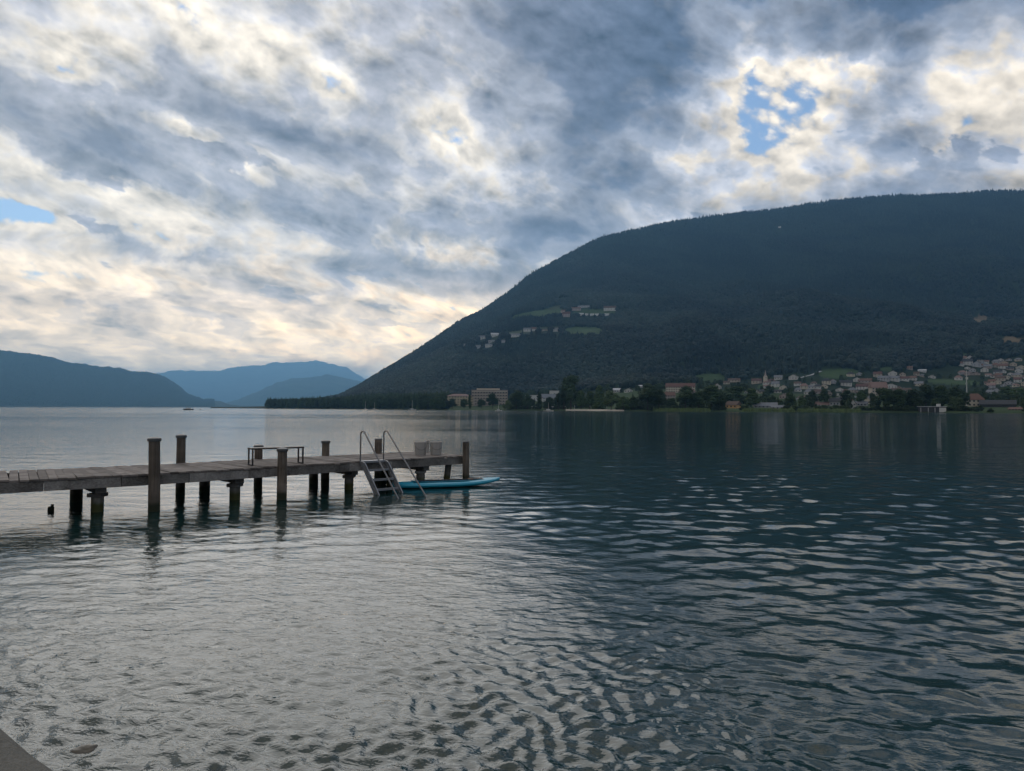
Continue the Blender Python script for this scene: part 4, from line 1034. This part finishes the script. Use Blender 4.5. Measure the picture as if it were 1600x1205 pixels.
# the slanting pile near the end, a pair behind
for (x, y, r_, ln, m_) in ((-1.80, 19.95, .09, (.14, .05), 'pile'), (-5.05, 18.95, .11, (0, 0), 'post'), (-3.30, 18.95, .09, (0, 0), 'post')):
    b = MB(); b.tube([(x - ln[0] - PO.x, y - ln[1] - PO.y, -.8), (x - PO.x, y - PO.y, HD - .22)], r_, 14)
    link('support_pile', b.mesh('support_pile', True), M[m_], pier)
POSTS = [  # x, y, radius, top, cap, lean, label
    (-7.23, 14.14, .110, 1.42, True, (.03, 0), 'tallest front mooring post with a dark cap, nearest the camera'),
    (-8.03, 16.98, .105, 1.37, True, (0, 0), 'rear mooring post with wide cap standing left behind the deck'),
    (-6.62, 18.28, .105, 1.06, True, (0, 0), 'rear mooring post seen through the black bench'),
    (-5.24, 15.98, .108, 1.11, True, (0, 0), 'front mooring post just right of the black bench'),
    (-5.22, 19.62, .105, 1.12, True, (0, 0), 'rear mooring post midway between bench and bathing ladder'),
    (-3.97, 20.8, .110, 1.15, False, (0, 0), 'rear mooring post seen between the two ladder handrails'),
    (-1.30, 19.78, .095, 1.13, False, (.01, 0), 'corner mooring post at the outer end of the pier')]
for (x, y, r_, top, cap, ln, lb) in POSTS:
    o = thing('mooring_post', lb, 'post', (x, y, 0), 0, 'mooring posts along the pier')
    b = MB(); b.tube([(ln[0], ln[1], -.9), (ln[0] * .5, 0, top * .5), (0, 0, top)], r_, 20, [r_ * 1.05, r_, r_ * .96])
    link('post', b.mesh('post', True), M['post'], o)
    if cap: link('post_cap', MB().lathe([(r_ * 1.16, top - .015), (r_ * 1.22, top + .01), (r_ * 1.15, top + .05), (r_ * .4, top + .075)], 20).mesh('post_cap', True), M['cap'], o)
    else: link('post_cap', MB().lathe([(r_ * 1.0, top - .01), (r_ * 1.05, top + .015), (r_ * .8, top + .04)], 16).mesh('post_cap', True), M['cap'], o)
b = MB(); b.lathe([(.06, -.6), (.058, .03), (.052, .09), (.04, .085)], 12, (0, 0, 0), .2)
b.box(.0, .045, -.025, .025, .07, .14)
o = link('post_stump', b.mesh('post_stump'), M['post'], None, at(79, 799), (0, .05, .4)); tag(o, 'short dark broken post stump poking out of the water left', 'stump')

# ladder
def n_out(p, run, z): q_ = p - NRM * run; return Vector((q_.x, q_.y, z))
LA, LB_ = sfront(0), sfront(0)
LA = Vector((-3.80, 17.56, 0)); LB_ = Vector((-3.30, 18.00, 0)); LO = Vector((LA + LB_) / 2)
lad = thing('bathing_ladder', 'steel bathing ladder with two tall curved handrails going into the water', 'ladder', (LO.x, LO.y, 0))
def rel(p): return p - LO
for P0 in (LA, LB_):
    for off in (-.02, .11):        # each side is a pair of flat bars
        b = MB(); st = [n_out(P0, .02 + off * .3, HD - .02), n_out(P0, .10 + off, HD - .05), n_out(P0, .95 + off, -.22)]
        b.bar(rel(st[0]), rel(st[1]), .025, .07); b.bar(rel(st[1]), rel(st[2]), .028, .075)
        link('stringer', b.mesh('stringer'), M['steel'], lad)
for k in range(4):
    run = .25 + .22 * k; z = HD - .20 - .22 * k; ofs = [n_out(P0, run, z) for P0 in (LA, LB_)]
    b = MB(); b.bar(rel(ofs[0]), rel(ofs[1]), .13, .025); b.bar(rel(ofs[0]) - NRM * .075 - Vector((0, 0, .01)), rel(ofs[1]) - NRM * .075 - Vector((0, 0, .01)), .018, .04)
    link('step', b.mesh('step'), M['steel'], lad)
b = MB(); b.bar(rel(n_out(LA, .03, HD - .01)), rel(n_out(LB_, .03, HD - .01)), .17, .06); link('top_plate', b.mesh('top_plate', bevel=.006), M['steel'], lad)
for P0, run in ((LA, 1.82), (LB_, 2.0)):
    pts = [n_out(P0, 0, HD - .03), n_out(P0, .0, HD + .35), n_out(P0, .01, HD + .60)]
    for t in range(0, 9):
        a = math.pi * t / 8 * .78; pts.append(n_out(P0, .115 - .115 * math.cos(a), HD + .65 + .115 * math.sin(a)))
    e = pts[-1]; endp = n_out(P0, run, -.10)
    pts += [e.lerp(endp, .3), e.lerp(endp, .65), endp]
    link('handrail', MB().tube([rel(p) for p in pts], .019, 10).mesh('handrail', True), M['rail'], lad)

# bench
A0, B0 = at(391.5, 727.5, HD), at(469.5, 724, HD); mid_ = (A0 + B0) / 2; L_ = (B0 - A0).length; ang = math.atan2(B0.y - A0.y, B0.x - A0.x)
bn = thing('bench', 'narrow black metal bench with open loop legs on the pier', 'bench', (mid_.x, mid_.y, HD + .004), ang)
bw, bh_ = .17, .405
link('seat', MB().box(-L_ / 2 - .03, L_ / 2 + .03, -bw, bw, bh_ - .035, bh_).mesh('seat', bevel=.003), M['black'], bn)
for s in (-1, 1):
    x = s * L_ / 2; b = MB(); t = .016
    b.box(x - t, x + t, -bw, -bw + .032, 0, bh_ - .037).box(x - t, x + t, bw - .032, bw, 0, bh_ - .037).box(x - t, x + t, -bw + .033, bw - .033, 0, .028)
    link('leg', b.mesh('leg'), M['black'], bn)
# buckets
for (px, py, lb, r_, hh_) in ((656.8, 711, 'pale grey bucket on the left with hanging handle on the pier end', .178, .38), (681, 711, 'pale grey bucket on the right with hanging handle on the pier end', .172, .38),
                              (668.5, 707, 'slim pale bucket standing behind and between the two large ones', .045, .37)):
    P = at(px, py, HD); o = thing('bucket', lb, 'bucket', (P.x, P.y, HD + .002), .3, 'buckets at the end of the pier')
    prof = [(r_ * .84, 0), (r_ * .93, .05), (r_ * .97, hh_ * .9), (r_ * 1.04, hh_ * .91), (r_ * 1.05, hh_ * .97), (r_ * .98, hh_), (r_ * .93, hh_ * .98), (r_ * .8, .04)]
    link('body', MB().lathe(prof, 28).mesh('body', True), M['pail'], o)
    arc = [Vector((r_ * 1.03 * math.cos(t), -r_ * 1.05 * abs(math.sin(t)) * 1.0 - .004, hh_ * .86 - r_ * 1.0 * math.sin(t))) for t in np.linspace(0, math.pi, 13)]
    link('handle', MB().tube(arc, .006, 6).mesh('handle', True), M['pail_dark'], o)
# stand-up board
a_, b__ = Vector((-3.12, 18.35, 0)), Vector((-.33, 19.25, 0)); c_ = (a_ + b__) / 2; Ls = (b__ - a_).length; an = math.atan2(b__.y - a_.y, b__.x - a_.x)
sp = thing('paddle_board', 'turquoise stand-up paddle board floating beside the end of the pier', 'board', (c_.x, c_.y, 0), an)
bm_v = []; bm_f = []; n = 40; m_ = 14
for i in range(n):
    t = i / (n - 1); x = -Ls / 2 + Ls * t; w = .39 * (1 - abs(2 * t - 1) ** 4.2) ** .6 * (1 - .12 * t) + .015; rk = .10 * max(0, (t - .55) / .45) ** 2.0
    th = .075 * (1 - .55 * max(0, (t - .75) / .25) ** 2)
    for j in range(m_):
        a = 2 * math.pi * j / m_; cx = math.copysign(abs(math.cos(a)) ** .6, math.cos(a)); cz = math.copysign(abs(math.sin(a)) ** .7, math.sin(a))
        bm_v.append((x, w * cx, .075 + rk + th * cz))
for i in range(n - 1):
    for j in range(m_): bm_f.append((i * m_ + j, i * m_ + (j + 1) % m_, (i + 1) * m_ + (j + 1) % m_, (i + 1) * m_ + j))
bm_f += [tuple(range(m_)), tuple((n - 1) * m_ + j for j in range(m_))[::-1]]
bb = MB(); bb.v, bb.f = bm_v, bm_f; link('board', bb.mesh('board', True), M['sup'], sp)
link('deck_pad', MB().box(-.95, .55, -.27, .27, .152, .160).mesh('deck_pad', bevel=.003), M['sup_pad'], sp)
link('bungee_cord', MB().tube([(.62, -.2, .175), (.95, .2, .19), (.95, -.2, .19), (.62, .2, .175)], .006, 5).mesh('bungee_cord'), M['orange'], sp)
pd = thing('paddle', 'dark paddle lying lengthwise on the turquoise board', 'paddle', (c_.x, c_.y, .165), an + .04)
link('shaft', MB().tube([(-.75, -.12, .02), (.55, -.12, .02)], .016, 8).mesh('shaft'), M['dark_rubber'], pd)
link('blade', MB().box(.55, .95, -.2, -.04, .012, .03).mesh('blade', bevel=.005), M['dark_rubber'], pd)
link('grip', MB().box(-.80, -.75, -.17, -.07, .005, .04).mesh('grip', bevel=.006), M['dark_rubber'], pd)

# ------------------------------------------------------------------ quay in the near corner, rock, land behind
q1, q2 = at(0, 1147, .35), at(92, 1205, .35); qd = (q2 - q1).normalized(); qn = Vector((qd.y, -qd.x, 0))
if qn.dot(Vector((0, -1, 0))) < 0: qn = -qn
q1 = q1 - qn * .04; a_ = q1 - qd * 30; b__ = q1 + qd * 40
def quay_mesh():
    b = MB(); n = 120
    V_ = []
    for i in range(n + 1):
        p = a_.lerp(b__, i / n); w = .02 * math.sin(i * 1.7) + random.uniform(-.012, .012)
        V_.append([p + qn * w, p + qn * (.05 + w), p + qn * 3.0])
    for i in range(n):
        (e0, f0, g0), (e1, f1, g1) = V_[i], V_[i + 1]
        z = lambda p, h: (p.x, p.y, h)
        b.quad(z(e0, -1.0), z(e1, -1.0), z(e1, .31), z(e0, .31)); b.quad(z(e0, .31), z(e1, .31), z(f1, .35), z(f0, .35)); b.quad(z(f0, .35), z(f1, .35), z(g1, .36), z(g0, .36))
    return b.mesh('quay')
mq, q, b = mat('quay_concrete', .9, .2)
tco = q.n('ShaderNodeTexCoord').outputs['Object']; n1 = q.noise(tco, 55, 5, .75); n2 = q.noise(tco, 3, 4, .6)
vo = q.n('ShaderNodeTexVoronoi'); q.put(vo.inputs['Vector'], tco); vo.inputs['Scale'].default_value = 90
q.put(b.inputs['Base Color'], q.ramp(q.m('ADD', q.m('MULTIPLY', n1, .6), q.m('ADD', q.m('MULTIPLY', n2, .3), q.m('MULTIPLY', vo.outputs['Distance'], .15))), [(.3, (.045, .045, .04)), (.75, (.17, .165, .15))]))
bp = q.n('ShaderNodeBump'); bp.inputs['Distance'].default_value = .006; q.put(bp.inputs['Height'], n1); q.put(b.inputs['Normal'], bp.outputs[0])
qo = link('quay', quay_mesh(), mq); qo['kind'] = 'structure'
mg, q, b = mat('grass_ground', .95, .1); nn_ = q.noise(q.n('ShaderNodeTexCoord').outputs['Object'], 4, 6, .7)
q.put(b.inputs['Base Color'], q.mix(nn_, (.03, .05, .018, 1), (.07, .10, .035, 1)))
gb = MB(); p0, p1 = a_ + qn * 3.0 - qd * 2500, b__ + qn * 3.0 + qd * 2500; pq = [p0, p1, p1 + qn * 3000, p0 + qn * 3000]
gb.quad(*[(p.x, p.y, .355) for p in pq]); go_ = link('ground', gb.mesh('ground'), mg); go_['kind'] = 'structure'
# bank that closes the near shore beyond the quay ends
rk = at(128, 1172, 0)
def rock(name, loc, size, seed, m, label):
    me = bpy.data.meshes.new(name); bm = bmesh.new(); bmesh.ops.create_icosphere(bm, subdivisions=4, radius=1.0)
    for v in bm.verts:
        p = v.co * 1.6; v.co *= 1 + .35 * float(fbm(np.array([p.x + seed]), np.array([p.y + p.z * .7]), seed, 4)[0]) * 1.6
        v.co = Vector((v.co.x * size[0], v.co.y * size[1], v.co.z * size[2]))
    bm.to_mesh(me); bm.free(); me.shade_smooth()
    o = link(name, me, m, None, loc, (0, 0, .6)); tag(o, label, 'rock'); return o
M['rock'] = flat('wet_rock', (.04, .032, .02), .35, .5, .5, 6)
rock('rock', (rk.x, rk.y, -.066), (.11, .08, .085), 3, M['rock'], 'brown wet rock barely awash near the concrete corner')

# ------------------------------------------------------------------ the air
hz = MB().box(-40000, 40000, -40000, 40000, -3.0, 1800).mesh('haze')
mh = bpy.data.materials.new('air'); mh.use_nodes = True; mh.node_tree.nodes.clear(); q = G(mh.node_tree)
pv = q.n('ShaderNodeVolumePrincipled'); pv.inputs['Color'].default_value = (.25, .58, 1.0, 1); pv.inputs['Density'].default_value = 7.8e-5
pv.inputs['Anisotropy'].default_value = .55
ou = q.n('ShaderNodeOutputMaterial'); mh.node_tree.links.new(pv.outputs[0], ou.inputs['Volume'])
ho = link('haze', hz, mh); ho['kind'] = 'stuff'
